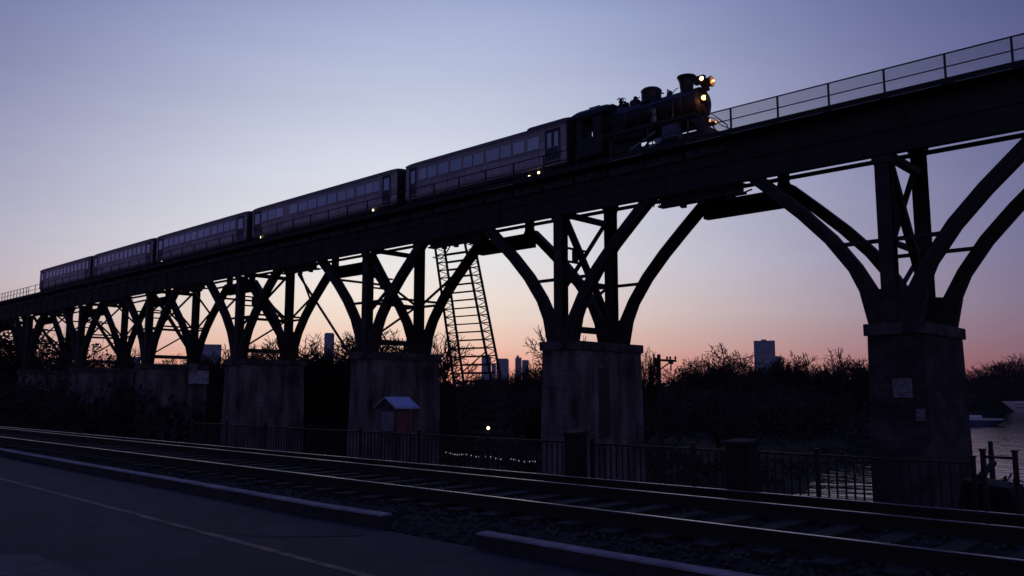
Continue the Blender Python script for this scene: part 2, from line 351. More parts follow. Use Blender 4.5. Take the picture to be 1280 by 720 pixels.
# ballast bed
def cx(y): return float(np.interp(y, [-60,4,11,30,60,120,200], [7.95,7.96,8.05,8.35,9,11,14]))
bb = MB(); by = [-60,-20]+list(np.arange(-6,40,1.5))+[50,60,80,100,120,160]
for y in by:
    c = cx(y)-7.95
    wv = .06*math.sin(y*1.7)+.05*math.sin(y*4.1)
    bb.v += [(max(6.75+wv,0)+c,y,-.04),(7.15+wv+c,y,.06),(7.5+c,y,.13),(9.6+c*.8,y,.14),(11.6+c*.5,y,.13),(12.3+wv+c*.4,y,-.09)]
bb.f = [(6*i+k,6*i+k+1,6*i+6+k+1,6*i+6+k) for i in range(len(by)-1) for k in range(5)]
tag(bb.build('track_bed', 'ballast', smooth=True), kind='structure')
# loose stones
sb = MB(); rnd = random.Random(3); OC = [(1,0,0),(-1,0,0),(0,1,0),(0,-1,0),(0,0,1),(0,0,-1)]
OF = [(0,2,4),(2,1,4),(1,3,4),(3,0,4),(2,0,5),(1,2,5),(3,1,5),(0,3,5)]
for i in range(15000):
    y = rnd.uniform(-1,1)**1; y = -1+26*rnd.random()**1.5
    x = cx(y)-7.95+rnd.uniform(6.75,11.9); r = rnd.uniform(.02,.05)
    z = float(np.interp(x-cx(y)+7.95, [6.75,7.15,7.5,11.6,12.3],[-.04,.06,.13,.13,-.09]))+.4*r
    sb.raw([(x+a*r*rnd.uniform(.6,1.3), y+b_*r*rnd.uniform(.6,1.3), z+c_*r*rnd.uniform(.5,1)) for a,b_,c_ in OC], OF)
tag(sb.build('gravel', 'stone'), 'loose track ballast stones between kerb and rails', kind='stuff')

# ------------------------------------------------------------------ track
tr = empty('railway_track', (9.5,8,.1), 'three-railed railway track on dark timber sleepers beside the road', 'railway track')
ty = [-20,-6,0,4,7.5,11,16,22,30,40,50,60,80,100,120,150]
rl = [[cx(y) for y in ty], [cx(y)+1.88+ .0*y for y in ty], [float(np.interp(y,[-6,6.5,14,36,60,120],[10.97,10.80,10.72,10.78,11.4,13.4])) for y in ty]]
for rr in rl:
    b = MB(); web = MB()
    def run(mb, x0, x1, z0, z1):
        for x,y in zip(rr,ty): mb.v += [(x+x0,y,z0),(x+x1,y,z0),(x+x1,y,z1),(x+x0,y,z1)]
        n = len(mb.v)-4*len(ty)
        for i in range(len(ty)-1):
            a = n+4*i; c = a+4
            mb.f += [(a+k, a+(k+1)%4, c+(k+1)%4, c+k) for k in range(4)]
        mb.f += [(n+3,n+2,n+1,n), (n+4*len(ty)-4,n+4*len(ty)-3,n+4*len(ty)-2,n+4*len(ty)-1)]
    run(web, -.07,.07,.2,.22); run(web, -.01,.01,.22,.31)
    run(b, -.028,.028,.335,.35); run(web, -.032,.032,.31,.334)
    h = web.build('rail', 'rust', tr); b.build('rail_head', 'railtop', h, bevel=.008)
sl = None; far = MB()
y = -3.0; k = 0
while y < 110:
    x0 = cx(y)-.45; j = rnd.uniform(-.06,.06)
    if y < 54:
        b = MB().box(x0+j, x0+3.75+j, y-.12, y+.12, .08, .2)
        if sl is None: sl = b.build('sleeper', 'sleeper', tr, bevel=.012); slx, sly = x0+j, y
        else:
            c = sl.copy(); col.objects.link(c); c.location = (x0+j-slx, y-sly, rnd.uniform(-.012,.008)); c.rotation_euler.z = 0
    else: far.box(x0+j, x0+3.75+j, y-.12, y+.12, .08, .2)
    y += .6 if y > 20 else .62
o = far.build('sleeper', 'sleeper', tr); tag(o, kind='stuff')

# ------------------------------------------------------------------ concrete piers
PITCHY = 20.8; Y1 = 13.6; XN, XF = 42.0, 47.6
NP = [0,1,2,3,4,5,6,7]
def make_pier(yc, brick, stain=False, x1=48.1):
    p = empty('bridge_pier', (44.35, yc, -7), 'x', 'pier', 'stone piers carrying the viaduct')
    x0, y0, y1 = 41.15, yc-1.28, yc+1.28; bt = .18
    b = MB()
    b.raw([(x0-bt,y0-bt,-7.5),(x1+bt,y0-bt,-7.5),(x1+bt,y1+bt,-7.5),(x0-bt,y1+bt,-7.5),(x0,y0,4.42),(x1,y0,4.42),(x1,y1,4.42),(x0,y1,4.42)],
          [(3,2,1,0),(4,5,6,7),(0,1,5,4),(1,2,6,5),(2,3,7,6),(3,0,4,7)])
    b.build('shaft', 'brickish' if brick else 'concrete', p, bevel=.05)
    MB().box(x0-.13,x1+.13,y0-.13,y1+.13,4.425,5.0).build('cap', 'concrete_cap', p, bevel=.04)
    if not brick:
        if stain: MB().raw([(43.7,y0-.13,-1.2),(44.9,y0-.13,-1.2),(44.9,y0-.03,3.3),(43.7,y0-.03,3.3),(43.7,y0+.1,-1.2),(44.9,y0+.1,-1.2),(44.9,y0+.1,3.3),(43.7,y0+.1,3.3)],[(0,1,2,3),(7,6,5,4),(0,4,5,1),(1,5,6,2),(2,6,7,3),(3,7,4,0)]).build('stained_panel', 'recess', p, bevel=.02)
    for xx in (41.3, 47.4):
        for q in (-.9,.9): MB().tube((xx,yc+q,5.0),(xx,yc+q,5.2),.09,n=8).build('anchor_bolt', 'steel', p)
    return p
P0 = make_pier(Y1, True, x1=47.5)
P0['label'] = 'dark banded masonry pier with pasted papers, by the river at right'
P1 = make_pier(Y1+PITCHY, False, True, x1=48.75)
P2 = make_pier(Y1+2*PITCHY, False, x1=48.6)
P1['label'] = 'mottled concrete pier right of the leaning ladder tower'
plab = {2:'stained concrete pier behind the gabled notice kiosk', 3:'stained concrete pier left of the gabled notice kiosk, with leafless trees beside it',
        4:'shadowed concrete pier with pale panel hung by its top', 5:'second shadowed pier from the left edge', 6:'leftmost faint pier in deep shadow', 7:'farthest pier at the end of the row beyond the left edge'}
P2['label'] = plab[2]
for i in NP[3:]:
    c = copy_tree(P2, (0, PITCHY*(i-2), 0)); c['label'] = plab[i]

# ------------------------------------------------------------------ steel bents
def curve_strut(b, X, yc, s, w=.62, h=.62):
    ctr = [(.55,5.0),(.95,6.3),(1.75,7.9),(2.9,9.5),(4.3,11.0),(5.9,12.5),(7.5,13.95)]
    prev = None
    for (dy,z) in ctr:
        i = ctr.index((dy,z)); a = ctr[max(i-1,0)]; c = ctr[min(i+1,len(ctr)-1)]
        tx, tz = c[0]-a[0], c[1]-a[1]; l = math.hypot(tx,tz); nx, nz_ = -tz/l, tx/l
        hh = h/2*(1.25 if i < 2 else 1)
        ring = [(X-w/2, yc+s*(dy-nx*hh), z-nz_*hh),(X+w/2, yc+s*(dy-nx*hh), z-nz_*hh),(X+w/2, yc+s*(dy+nx*hh), z+nz_*hh),(X-w/2, yc+s*(dy+nx*hh), z+nz_*hh)]
        n = len(b.v); b.v += ring
        if prev is not None: b.f += [(prev+k, prev+(k+1)%4, n+(k+1)%4, n+k) for k in range(4)]
        else: b.f.append((n,n+1,n+2,n+3))
        prev = n
    b.f.append((prev+3,prev+2,prev+1,prev))
    for i in range(1,len(ctr)-1):
        for q_ in (.25,.75):
            a, c = ctr[i], ctr[i+1]; m_ = (a[0]+(c[0]-a[0])*q_, a[1]+(c[1]-a[1])*q_); l = math.hypot(c[0]-a[0],c[1]-a[1]); tx, tz = (c[0]-a[0])/l, (c[1]-a[1])/l
            b.beam((X, yc+s*(m_[0]-tx*.11), m_[1]-tz*.11), (X, yc+s*(m_[0]+tx*.11), m_[1]+tz*.11), h-.12, w+.05, up=(1,0,0))
    # flange plates proud of the web, along the strut
    for q in (-1,1):
        for i in range(len(ctr)-1):
            a, c = ctr[i], ctr[i+1]
            b.beam((X+q*(w/2+.0), yc+s*a[0], a[1]), (X+q*(w/2), yc+s*c[0], c[1]), .05, .12, up=(1,0,0))
def make_bent(yc):
    t = empty('steel_bent', (44.8, yc, 5.0), 'x', 'steel bent', 'steel bents standing on the piers')
    for X, top in ((XN,13.3),(XF,15.08)):
        b = MB(); yy = yc+.35
        b.box(X-.36,X-.28,yy-.33,yy+.33,5.05,top); b.box(X+.28,X+.36,yy-.33,yy+.33,5.05,top); b.box(X-.28,X+.28,yy-.05,yy+.05,5.05,top)
        z = 7.6
        while z < top-.5:      # lacing bars on both open faces
            for q in (-.31,.31):
                b.beam((X-.3,yy+q,z),(X+.3,yy+q,z+.34),.02,.1,up=(0,1,0)); b.beam((X+.3,yy+q,z+.34),(X-.3,yy+q,z+.68),.02,.1,up=(0,1,0))
            z += .68
        b.box(X-.29,X+.29,yy-.30,yy+.30,5.05,6.7)
        l = b.build('leg', 'steel', t)
        MB().box(X-.5,X+.5,yy-.5,yy+.5,5.0,5.12).build('base_plate','steel',l)
        b = MB(); b.box(X-.45,X+.45,yy-.42,yy+.42,top-.35,top-.02)
        if X == XF:
            b.prism([(X-.9,top-.02),(X+.9,top-.02),(X+.45,top-1.0),(X-.45,top-1.0)],'y',yy-.12,yy+.12)
        b.build('bearing','steel',l)
        for s in (-1,1):
            b = MB(); curve_strut(b, X, yc+.2, s); b.build('strut','steel',t)
            b = MB(); b.beam((X,yc+.35,9.15),(X,yc+.2+s*2.7,9.15),.16,.2); b.build('tie','steel',t)
        b = MB(); b.prism([(yc-1.0,5.0),(yc+1.4,5.0),(yc+1.75,6.6),(yc+.68,6.75),(yc+.02,6.75),(yc-1.35,6.6)],'x',X-.24,X+.24)
        b.build('gusset','steel',t)
    yy = yc+.35
    b = MB(); b.beam((XN+.3,yy-.12,13.3),(XF-.2,yy-.12,6.2),.3,.42,up=(0,1,0)); b.build('cross_brace','steel',t)
    b = MB(); b.beam((XF-.3,yy+.14,13.8),(XN+.2,yy+.14,8.2),.18,.26,up=(0,1,0)); b.build('cross_brace','steel',t)
    MB().beam((XN+.3,yy+.1,6.0),(XF-.3,yy+.1,9.1),.14,.2,up=(0,1,0)).build('cross_brace','steel',t)
    for z_ in (11.25, 10.35): MB().box(XN+.36,XN+2.6,yy-.06,yy+.06,z_,z_+.14).build('short_tie','steel',t)
    MB().box(XN+1.3,XN+1.75,yy-.1,yy+.1,10.5,11.25).build('junction_box','steel',t)
    b = MB(); b.box(XN+.36,XF-.36,yy-.12,yy+.12,9.0,9.25); b.build('cross_tie','steel',t)
    b = MB(); b.box(XN+.36,XF-.36,yy-.2,yy+.2,5.7,6.1); b.build('cross_tie','steel',t)
    b = MB(); b.box(XN+.36,XF-.36,yy-.2,yy+.2,13.4,13.75); b.build('cross_tie','steel',t)
    return t
B0 = make_bent(Y1)
blab = ['thick black steel bent fanning out on the river pier at right','dark steel bent with crossed braces right of the leaning ladder tower',
        'dark steel bent with crossed braces just left of the leaning ladder tower','steel bent fourth from the right, thin slanting rod at its right side',
        'steel bent fifth from the right on the pier with the pale panel','second steel bent from the left, over a shadowed pier','leftmost visible steel bent, almost hidden in shade','farthest steel bent beyond the left edge']
B0['label'] = blab[0]
for i in NP[1:]:
    c = copy_tree(B0, (0, PITCHY*i, 0)); c['label'] = blab[i]
    if i >= 2:   # the farther bents carry extra light bracing between the far struts
        Yc = Y1+PITCHY*i
        c['_o'] = tuple(c.location)
        XM = (XN+XF)/2
        for (p_,q_,w_) in (((XF,Yc+.4,9.1),(XF,Yc-5.4,12.2),.14),((XF,Yc+.4,9.1),(XF,Yc+5.8,12.2),.14),((XN+.2,Yc-2.55,9.3),(XF-.2,Yc-2.55,9.3),.18),((XN+.2,Yc+5.0,11.5),(XF-.2,Yc+5.0,11.5),.2)):
            MB().beam(p_,q_,w_,.18).build('wind_brace','steel',c)
        if i > 2:
            for (p_,q_) in (((XN,Yc-10.2,12.8),(XF,Yc-3.8,10.7)),((XN+.1,Yc+3.65,10.1),(XF,Yc+9.6,13.3)),((XN,Yc+.4,12.6),(XN,Yc+6.1,12.5)),((XF,Yc+1.2,5.9),(XF,Yc+4.6,11.1)),((XN+.1,Yc-4.1,11.0),(XF-.1,Yc-1.3,7.4))):
                MB().beam(p_,q_,.14,.18).build('wind_brace','steel',c)

# ------------------------------------------------------------------ viaduct deck
YA, YB = -12, 196
vd = empty('viaduct_deck', (44.8, 60, 13.35), 'long black plate girder deck of the elevated railway', 'viaduct deck')
b = MB(); b.box(41.72,41.78,YA,YB,13.42,16.0); b.box(41.55,41.95,YA,YB,13.34,13.42); b.box(41.55,41.95,YA,YB,16.0,16.08)
b.box(41.64,41.86,YA,YB,14.55,14.62)
y = YA
while y < YB:
    b.box(41.64,41.72,y-.03,y+.03,13.42,16.0); y += 2.747
b.build('near_girder','girder',vd)
b = MB(); b.box(47.72,47.78,YA,YB,15.18,16.0); b.box(47.55,47.95,YA,YB,15.1,15.18); b.build('far_girder','girder',vd)
b = MB(); b.box(41.96,47.5,YA,YB,15.62,15.98); b.build('deck_slab','girder',vd)
b = MB(); y = YA+.7
while y < YB: b.box(41.8,47.7,y-.12,y+.12,15.22,15.6); y += 2.747
b.build('cross_beams','girder',vd)
b = MB(); b.box(40.95,41.9,YA,YB,16.085,16.16); b.box(40.93,40.97,YA,YB,15.9,16.2)
y = YA+.35
while y < YB: b.prism([(41.0,16.08),(41.56,16.08),(41.56,15.45),(41.45,15.45)],'y',y-.03,y+.03); y += 1.3733
b.build('walkway','girder',vd)
b = MB()
for i in range(-1,9):
    ym = Y1+PITCHY*i+PITCHY/2+.2
    if i < 8:
        n = MB(); n.box(XN-.3,XN+.3,ym-2.75,ym+2.75,12.72,12.82); n.box(XN-.3,XN+.3,ym-2.75,ym+2.75,13.22,13.32); n.box(XN-.04,XN+.04,ym-2.7,ym+2.7,12.82,13.22)
        yy = ym-2.6
        while yy < ym+2.6: n.beam((XN-.2,yy,12.8),(XN-.2,yy+.26,13.25),.03,.07,up=(1,0,0)); n.beam((XN-.2,yy+.26,13.25),(XN-.2,yy+.52,12.8),.03,.07,up=(1,0,0)); yy += .52
        n.build('span_beam','steel',vd)
        for q_ in (-1.9,-.2,1.1): MB().box(XN-.22,XN+.1,ym+q_-.12,ym+q_+.16,12.5,12.715).build('bracket','steel',vd)
        MB().path([(XN+1.2,ym-2.6,13.2),(XN+1.3,ym-1.2,12.95),(XN+1.2,ym+.4,13.05),(XN+1.4,ym+2.2,13.25)],.05,6).build('cable','steel',vd)
        n = MB(); n.box(XF-.3,XF+.3,ym-2.9,ym+2.9,12.9,14.0); n.build('span_beam','steel',vd)
        for q in (-2.5,2.5):
            n = MB(); n.box(XF-.25,XF+.25,ym+q-.28,ym+q+.28,14.0,15.1); n.prism([(ym+q-.6,14.0),(ym+q+.6,14.0),(ym+q+.28,14.5),(ym+q-.28,14.5)],'x',XF-.1,XF+.1); n.build('hanger','steel',vd)
b = MB(); b.tube((47.0,YA,14.5),(47.0,YB,14.5),.13,n=10); b.build('pipe','steel',vd,smooth=True)
for y in (-2.9,-.1,7.9,10.8,13.6,16.4,19.2,22.2,27.5,38): MB().tube((40.90,y,15.93),(40.90,y+2.35,15.93),.016,n=6).build('light_streak','light_streak',vd)  # short pale bars added to draw the broken light streak
b = MB()
for X in (44.65-.75,44.65+.75): b.box(X-.035,X+.035,YA,YB,16.14,16.26)
b.build('deck_rails','rust',vd)
b = MB(); y = YA
while y < YB: b.box(43.3,46.0,y-.11,y+.11,15.985,16.14); y += .62
b.build('deck_sleepers','sleeper',vd)

M['fascia'] = mat('fascia_plate', (.03,.028,.036), .6, .2, c2=(.075,.07,.085), scale=1.2, bump=.2, bscale=8)
fp0 = None; y = 22.2
while y < 150:
    if fp0 is None: fp0 = MB().box(41.50,41.53,y+.12,y+2.6,15.25,15.66).build('fascia_plate','fascia',vd); fy0 = y
    else:
        c = fp0.copy(); col.objects.link(c); c.location = (0, y-fy0, rnd.uniform(-.02,.02))
    y += 2.747
# railing with chain-link mesh
rg = empty('mesh_railing', (41.0, 60, 16.16), 'long steel railing with wire mesh along the viaduct walkway', 'railing')
pst = None
ypos = [13.36+2.747*i for i in range(-9,46)]; ypos = [y for y in ypos if y < 137.5]+[138+1.45*i for i in range(0,36)]
for y in ypos:
    if pst is None:
        b = MB(); b.box(40.97,41.05,y-.045,y+.045,15.95,17.42); pst = b.build('post','rail_steel',rg); py0 = y
    else:
        c = pst.copy(); col.objects.link(c); c.location = (0, y-py0, 0)
b = MB(); b.tube((41.0,YA,17.42),(41.0,YB,17.42),.04,n=8); b.build('top_rail','rail_steel',rg)
b = MB(); b.tube((41.0,YA,16.78),(41.0,YB,16.78),.032,n=8); b.build('middle_rail','rail_steel',rg)
b = MB(); b.tube((41.0,YA,16.24),(41.0,YB,16.24),.025,n=6); b.build('bottom_rail','rail_steel',rg)
b = MB(); sp_ = .12; H0, H1 = 16.24, 17.40; y = -11.
while y < 23.2:
    for s in (-1,1):
        a = (41.0+.006*s, y if s>0 else y+H1-H0, H0); c = (41.0+.006*s, y+H1-H0 if s>0 else y, H1)
        b.tube(a, c, .012, n=3, caps=False)
    y += sp_
b.build('wire_mesh','galv',rg)

# ------------------------------------------------------------------ train
XS, XE = 43.2, 46.1; XC = 44.65
def bogie(t, yc, lamp=False):
    b = MB(); b.box(XS+.35,XS+.47,yc-1.35,yc+1.35,16.75,17.0); b.box(XE-.47,XE-.35,yc-1.35,yc+1.35,16.75,17.0); b.box(XS+.4,XE-.4,yc-.25,yc+.25,16.8,17.2)
    for q in (-.3,.3): b.tube((XS+.41,yc+q,16.62),(XS+.41,yc+q,16.98),.1,n=8)
    g_ = b.build('bogie','cardark',t)
    for q in (-.95,.95):
        w_ = MB(); w_.lathe((XS+.48,yc+q,16.67),(1,0,0),[(0,.40),(.05,.42),(.13,.42),(.14,.46),(.16,.46)],18); w_.lathe((XE-.48,yc+q,16.67),(-1,0,0),[(0,.40),(.05,.42),(.13,.42),(.14,.46),(.16,.46)],18)
        w_.tube((XS+.5,yc+q,16.67),(XE-.5,yc+q,16.67),.08); w_.build('wheelset','wheel',g_,smooth=True)
def wframe(t, ya, yb, z0, z1, m='glass', name='window', fr=.05, fm='carstrip'):
    b = MB(); x = XS
    b.box(x-.03,x+.01,ya-fr,yb+fr,z1,z1+fr); b.box(x-.04,x+.01,ya-fr,yb+fr,z0-fr,z0); b.box(x-.03,x+.01,ya-fr,ya,z0,z1); b.box(x-.03,x+.01,yb,yb+fr,z0,z1)
    w_ = b.build(name, fm, t)
    MB().box(x-.012,x+.01,ya,yb,z0,z1).build('pane', m, w_)
def coach(ya, yb, wins, doors, label, raised=None, z0=17.45, seed=0):
    t = empty('passenger_coach', (XC,(ya+yb)/2,16.26), label, 'railway coach', 'passenger coaches of the train')
    rr = random.Random(seed)
    b = MB(); prof = [(XS+.05,z0),(XS,z0+.12),(XS,20.22),(XE,20.22),(XE,z0+.12),(XE-.05,z0)]
    b.prism(prof,'y',ya,yb); b.build('body','carside',t)
    # roof: shallow arc with overhang, drooping at both ends
    b = MB(); n = 12; secs = []
    for (yy, dz, k) in ((ya-.06,-.18,.97),(ya+.25,-.05,1),(ya+.9,0,1),(yb-.9,0,1),(yb-.25,-.05,1),(yb+.06,-.18,.97)):
        secs.append([(XC-(XC-XS+.07)*k*math.cos(math.pi*i/n), yy, 20.22+max(0,(.44+dz))*math.sin(math.pi*i/n)**.7) for i in range(n+1)])
    for s_ in secs: b.v += s_
    m_ = n+1
    for q in range(len(secs)-1):
        for i in range(n): b.f.append((q*m_+i,q*m_+i+1,(q+1)*m_+i+1,(q+1)*m_+i))
        b.f.append((q*m_,(q+1)*m_,(q+1)*m_+n,q*m_+n))
    b.f += [tuple(range(m_)), tuple(range((len(secs)-1)*m_+n,(len(secs)-1)*m_-1,-1))]
    rf = b.build('roof','roof',t,smooth=True)
    b = MB(); b.box(XS-.09,XS+.0,ya,yb,20.18,20.26); b.build('gutter','carstrip',rf)
    b = MB(); yv = ya+2
    while yv < yb-1.5: b.tube((XC+.2,yv,20.6),(XC+.2,yv,20.78),.12,n=8); yv += 2.6
    b.build('roof_vents','roof',rf)
    if raised:
        b = MB(); secs = []
        for (yy,k) in ((raised[0]-.05,.9),(raised[0]+.4,1),(raised[1]-.1,1),(raised[1],.93)):
            secs.append([(XC-(XC-XS+.1)*math.cos(math.pi*i/n), yy, 20.24+.62*k*math.sin(math.pi*i/n)**.62) for i in range(n+1)])
        for s_ in secs: b.v += s_
        for q in range(3):
            for i in range(n): b.f.append((q*m_+i,q*m_+i+1,(q+1)*m_+i+1,(q+1)*m_+i))
            b.f.append((q*m_,(q+1)*m_,(q+1)*m_+n,q*m_+n))
        b.f += [tuple(range(m_)), tuple(range(3*m_+n,3*m_-1,-1))]
        b.build('raised_roof','roof',t,smooth=True)
    b = MB(); b.box(XS-.025,XS+.01,ya+.05,yb-.05,18.70,18.75); b.box(XS-.03,XS+.01,ya+.02,yb-.02,17.72,17.78); b.box(XS-.02,XS+.01,ya+.05,yb-.05,19.98,20.02)
    b.build('belt_rail','carstrip',t)
    b = MB()
    yy = ya+.6
    while yy < yb-.4: b.box(XS-.012,XS+.01,yy-.012,yy+.012,17.8,18.69); yy += 1.9
    b.build('panel_seams','cardark',t)
    b = MB(); b.box(XS+.1,XE-.1,ya+.1,yb-.1,17.2,17.5)
    for q in range(3):
        c0 = ya+(yb-ya)*(.34+.14*q); b.box(XS+.35,XS+1.1,c0-.6,c0+.5,16.72,17.2)
    b.build('underframe','cardark',t)
    for e_,q in ((ya,-1),(yb,1)):
        def bx(x0,x1,d0,d1,za,zb_): a_,c_ = e_+q*d0, e_+q*d1; return MB().box(x0,x1,min(a_,c_),max(a_,c_),za,zb_)
        ew = bx(XS+.06,XE-.06,.002,.1,z0+.05,20.2).build('end_wall','cardark',t)
        bx(XC-.55,XC+.55,.1,.34,17.6,19.9).build('gangway_bellows','cardark',ew)
        bx(XC-.15,XC+.15,.05,.62,16.95,17.2).build('coupler','cardark',t)
    for (w0,w1) in wins: wframe(t, w0, w1, 18.88, 19.78, 'blind' if rr.random()<.22 else 'glass')
    for (d0,d1,nw) in doors:
        b = MB(); b.box(XS-.015,XS+.01,d0,d1,17.6,19.98); b.box(XS-.05,XS+.01,d0-.06,d0,17.55,20.02); b.box(XS-.05,XS+.01,d1,d1+.06,17.55,20.02); b.box(XS-.05,XS+.01,d0-.06,d1+.06,19.98,20.04)
        d_ = b.build('door','door',t)
        wd = (d1-d0)/nw
        for q in range(nw):
            MB().box(XS-.028,XS,d0+wd*q+.13,d0+wd*(q+1)-.13,18.75,19.78).build('door_window','glass',d_)
        MB().tube((XS-.06,d0+.07,18.3),(XS-.06,d0+.07,18.65),.02,n=6).build('handle','carstrip',d_)
        b = MB()
        for q in range(2): b.box(XS-.05-.12*q,XS+.3,d0,d1,17.3-.28*q,17.34-.28*q)
        b.build('step','cardark',t)
    bogie(t, ya+2.4); bogie(t, yb-2.4)
    return t
def lamp(t, p, r=.07, m='lamp_white', e=0):
    o = MB().lathe(p,(-1,0,0),[(0,r*.6),(.03,r),(.08,r),(.1,r*.5)],10).build('marker_lamp',m,t); return o
w1 = [(49.77,50.57),(48.5,49.56),(47.1,48.25),(45.6,46.86),(44.45,45.4),(43.2,44.3),(41.57,42.94),(40.36,41.42),(39.06,40.15),(37.66,38.75)]
w2 = [(73.89,74.9),(72.31,73.69),(70.95,72.23),(68.45,69.82),(66.79,68.23),(65.24,66.65),(63.6,65.03),(62.11,63.43),(60.65,61.84),(59.39,60.49),(57.85,58.98),(56.74,57.7),(55.76,56.65)]
w3 = [(95.84,96.96),(94.57,95.56),(93.28,94.3),(91.79,93.11),(90.23,91.53),(88.8,90.08),(87.21,88.45),(85.75,87.06),(84.09,85.37),(82.78,83.85),(81.42,82.55),(80.21,81.24)]
C1 = coach(35.2,52.3,w1,[(35.75,37.0,2),(51.0,51.75,1)],'dark passenger coach with raised roof end, coupled to the steam locomotive',raised=(35.15,38.75),seed=1)
C2 = coach(53.5,76.7,w2,[(54.35,55.3,1),(75.15,76.3,1)],'second passenger coach behind the steam locomotive',seed=2)
C3 = coach(77.9,99.0,w3,[(78.5,79.75,1),(97.3,98.4,1)],'middle passenger coach, third behind the steam locomotive',seed=3)
u4 = [(102.2+1.32*i,103.1+1.32*i) for i in range(11)]
C4 = coach(100.1,118.6,u4,[(100.7,101.8,1),(117.2,118.1,1)],'fourth passenger coach, second from the tail of the train',seed=4)
u5 = [(121.6+1.42*i,122.5+1.42*i) for i in range(11)]
C5 = coach(119.7,139.6,u5,[(120.2,121.2,1),(137.9,138.9,1)],'last passenger coach at the tail of the train',seed=5)
lamp(C1,(XS+.1,38.64,17.0),.12,'lamp_white'); lamp(C1,(XS+.1,37.75,17.15),.10,'lamp_white')
lamp(C2,(XS+.1,75.0,17.3),.12); lamp(C2,(XS+.1,56.7,17.32),.09)
lamp(C3,(XS+.1,97.5,17.3),.035)

# locomotive
lo = empty('steam_locomotive', (XC,29,16.26), 'black steam locomotive with lit headlamps heading the train', 'steam locomotive')
zb = 19.62
b = MB(); b.lathe((XC,25.3,zb),(0,1,0),[(0,.86),(.04,.95),(.12,1.0),(2.1,1.0),(2.12,1.03),(2.2,1.03),(2.22,.99),(4.2,.99),(4.22,1.02),(4.3,1.02),(4.32,1.0),(6.9,1.08)],32)
bo = b.build('boiler','loco',lo,smooth=True)
for yy in (26.4,28.6,30.6): MB().ring((XC,yy,zb),(0,1,0),1.015,.025,28,5).build('boiler_band','wheel',bo)
b = MB(); b.lathe((XC,25.3,zb),(0,-1,0),[(0,.84),(.05,.80),(.16,.62),(.2,.3),(.22,.0001)],28)
sbx = b.build('smokebox_door','loco',lo,smooth=True)
b = MB(); b.ring((XC,25.05,zb),(0,-1,0),.3,.02,20,5); b.beam((XC-.6,25.08,zb+.2),(XC+.3,25.1,zb+.2),.06,.05); b.build('hinge','loco',sbx)
# chimney
b = MB(); b.lathe((XC,26.5,20.5),(0,0,1),[(0,.48),(.08,.42),(.2,.40),(.75,.47),(.98,.56),(1.02,.60),(1.1,.60),(1.12,.5),(1.12,.3)],28); ch = b.build('chimney','loco',lo,smooth=True)
b = MB(); b.ring((XC-.1,25.82,21.25),(1,0,0),.17,.035,14,5); b.build('chimney_ring','loco',ch)
b = MB(); b.lathe((XC,29.15,20.45),(0,0,1),[(0,.78),(.12,.70),(.25,.66),(.75,.66),(.86,.70),(.92,.66),(1.02,.54),(1.1,.30),(1.12,.01)],28); b.build('sand_dome','loco',lo,smooth=True)
b = MB(); b.lathe((XC,31.55,20.5),(0,0,1),[(0,.5),(.2,.42),(.35,.3),(.5,.16),(.62,.12),(.64,.18),(.7,.18),(.72,.08),(.95,.05),(.98,.01)],20)
for q in range(6):
    a = q*math.pi/3; b.path([(XC,31.55,21.25),(XC+.22*math.cos(a),31.55+.22*math.sin(a),21.42),(XC+.3*math.cos(a),31.55+.3*math.sin(a),21.34)],.03,5)
b.build('whistle','loco',lo,smooth=True)
b = MB(); b.lathe((XC,30.4,20.5),(0,0,1),[(0,.46),(.1,.40),(.38,.40),(.5,.30),(.56,.12),(.62,.14),(.75,.12),(.8,.03)],18); b.beam((XC,30.2,20.95),(XC,30.7,21.05),.05,.05); b.tube((XC-.2,30.6,20.4),(XC-.2,30.6,20.95),.06); b.build('safety_valves','loco',lo,smooth=True)
b = MB(); b.lathe((XC-.25,32.0,20.4),(0,0,1),[(0,.3),(.35,.26),(.5,.12)],12); b.box(XC-.5,XC+.3,31.9,32.3,20.9,21.02); b.tube((XC-.35,31.0,20.3),(XC-.35,31.0,21.0),.08); b.lathe((XC-.3,30.75,20.75),(0,1,0),[(0,.1),(.05,.16),(.35,.16),(.4,.1)],12); b.path([(XC-.3,30.2,20.4),(XC-.3,30.1,20.95),(XC-.1,30.0,21.1)],.04,5); b.path([(XC-.4,28.3,20.4),(XC-.4,28.2,20.9),(XC-.4,27.95,20.75)],.05,5)
b.build('boiler_fittings','loco',lo)
# bell on frame
b = MB(); b.path([(XC-.3,27.75,20.45),(XC-.28,27.75,21.0),(XC+.28,27.75,21.0),(XC+.3,27.75,20.45)],.035,6); b.path([(XC-.25,27.55,20.5),(XC-.25,27.2,20.85),(XC-.2,27.0,20.95)],.03,5)
bf = b.build('bell_frame','loco',lo)
MB().lathe((XC,27.75,20.98),(0,0,-1),[(0,.05),(.05,.12),(.2,.16),(.32,.24),(.34,.24)],18).build('bell','loco',bf,smooth=True)
# handrail, pipes
b = MB(); b.tube((XC-1.12,25.6,20.0),(XC-1.12,31.8,20.0),.025,n=6)
for yy in (26,27.5,29,30.5): b.tube((XC-.95,yy,19.95),(XC-1.14,yy,20.0),.025,n=5)
b.build('handrail','rod',lo)
for pt_,r_ in (([(XC-.9,28.6,19.9),(XC-1.06,28.6,19.3),(XC-1.1,27.3,18.9),(XC-1.1,27.2,18.2)],.05),([(XC-.7,29.4,20.4),(XC-1.05,29.4,19.5),(XC-1.1,29.4,18.8)],.04),([(XC-.95,31.5,20.1),(XC-1.08,31.3,19.2),(XC-1.12,30.6,18.9)],.05),([(XC-.8,26.9,20.3),(XC-1.07,26.9,19.6),(XC-1.14,26.9,18.7),(XC-1.2,26.9,18.2)],.07)):
    MB().path(pt_,r_,6).build('pipe','loco',lo)
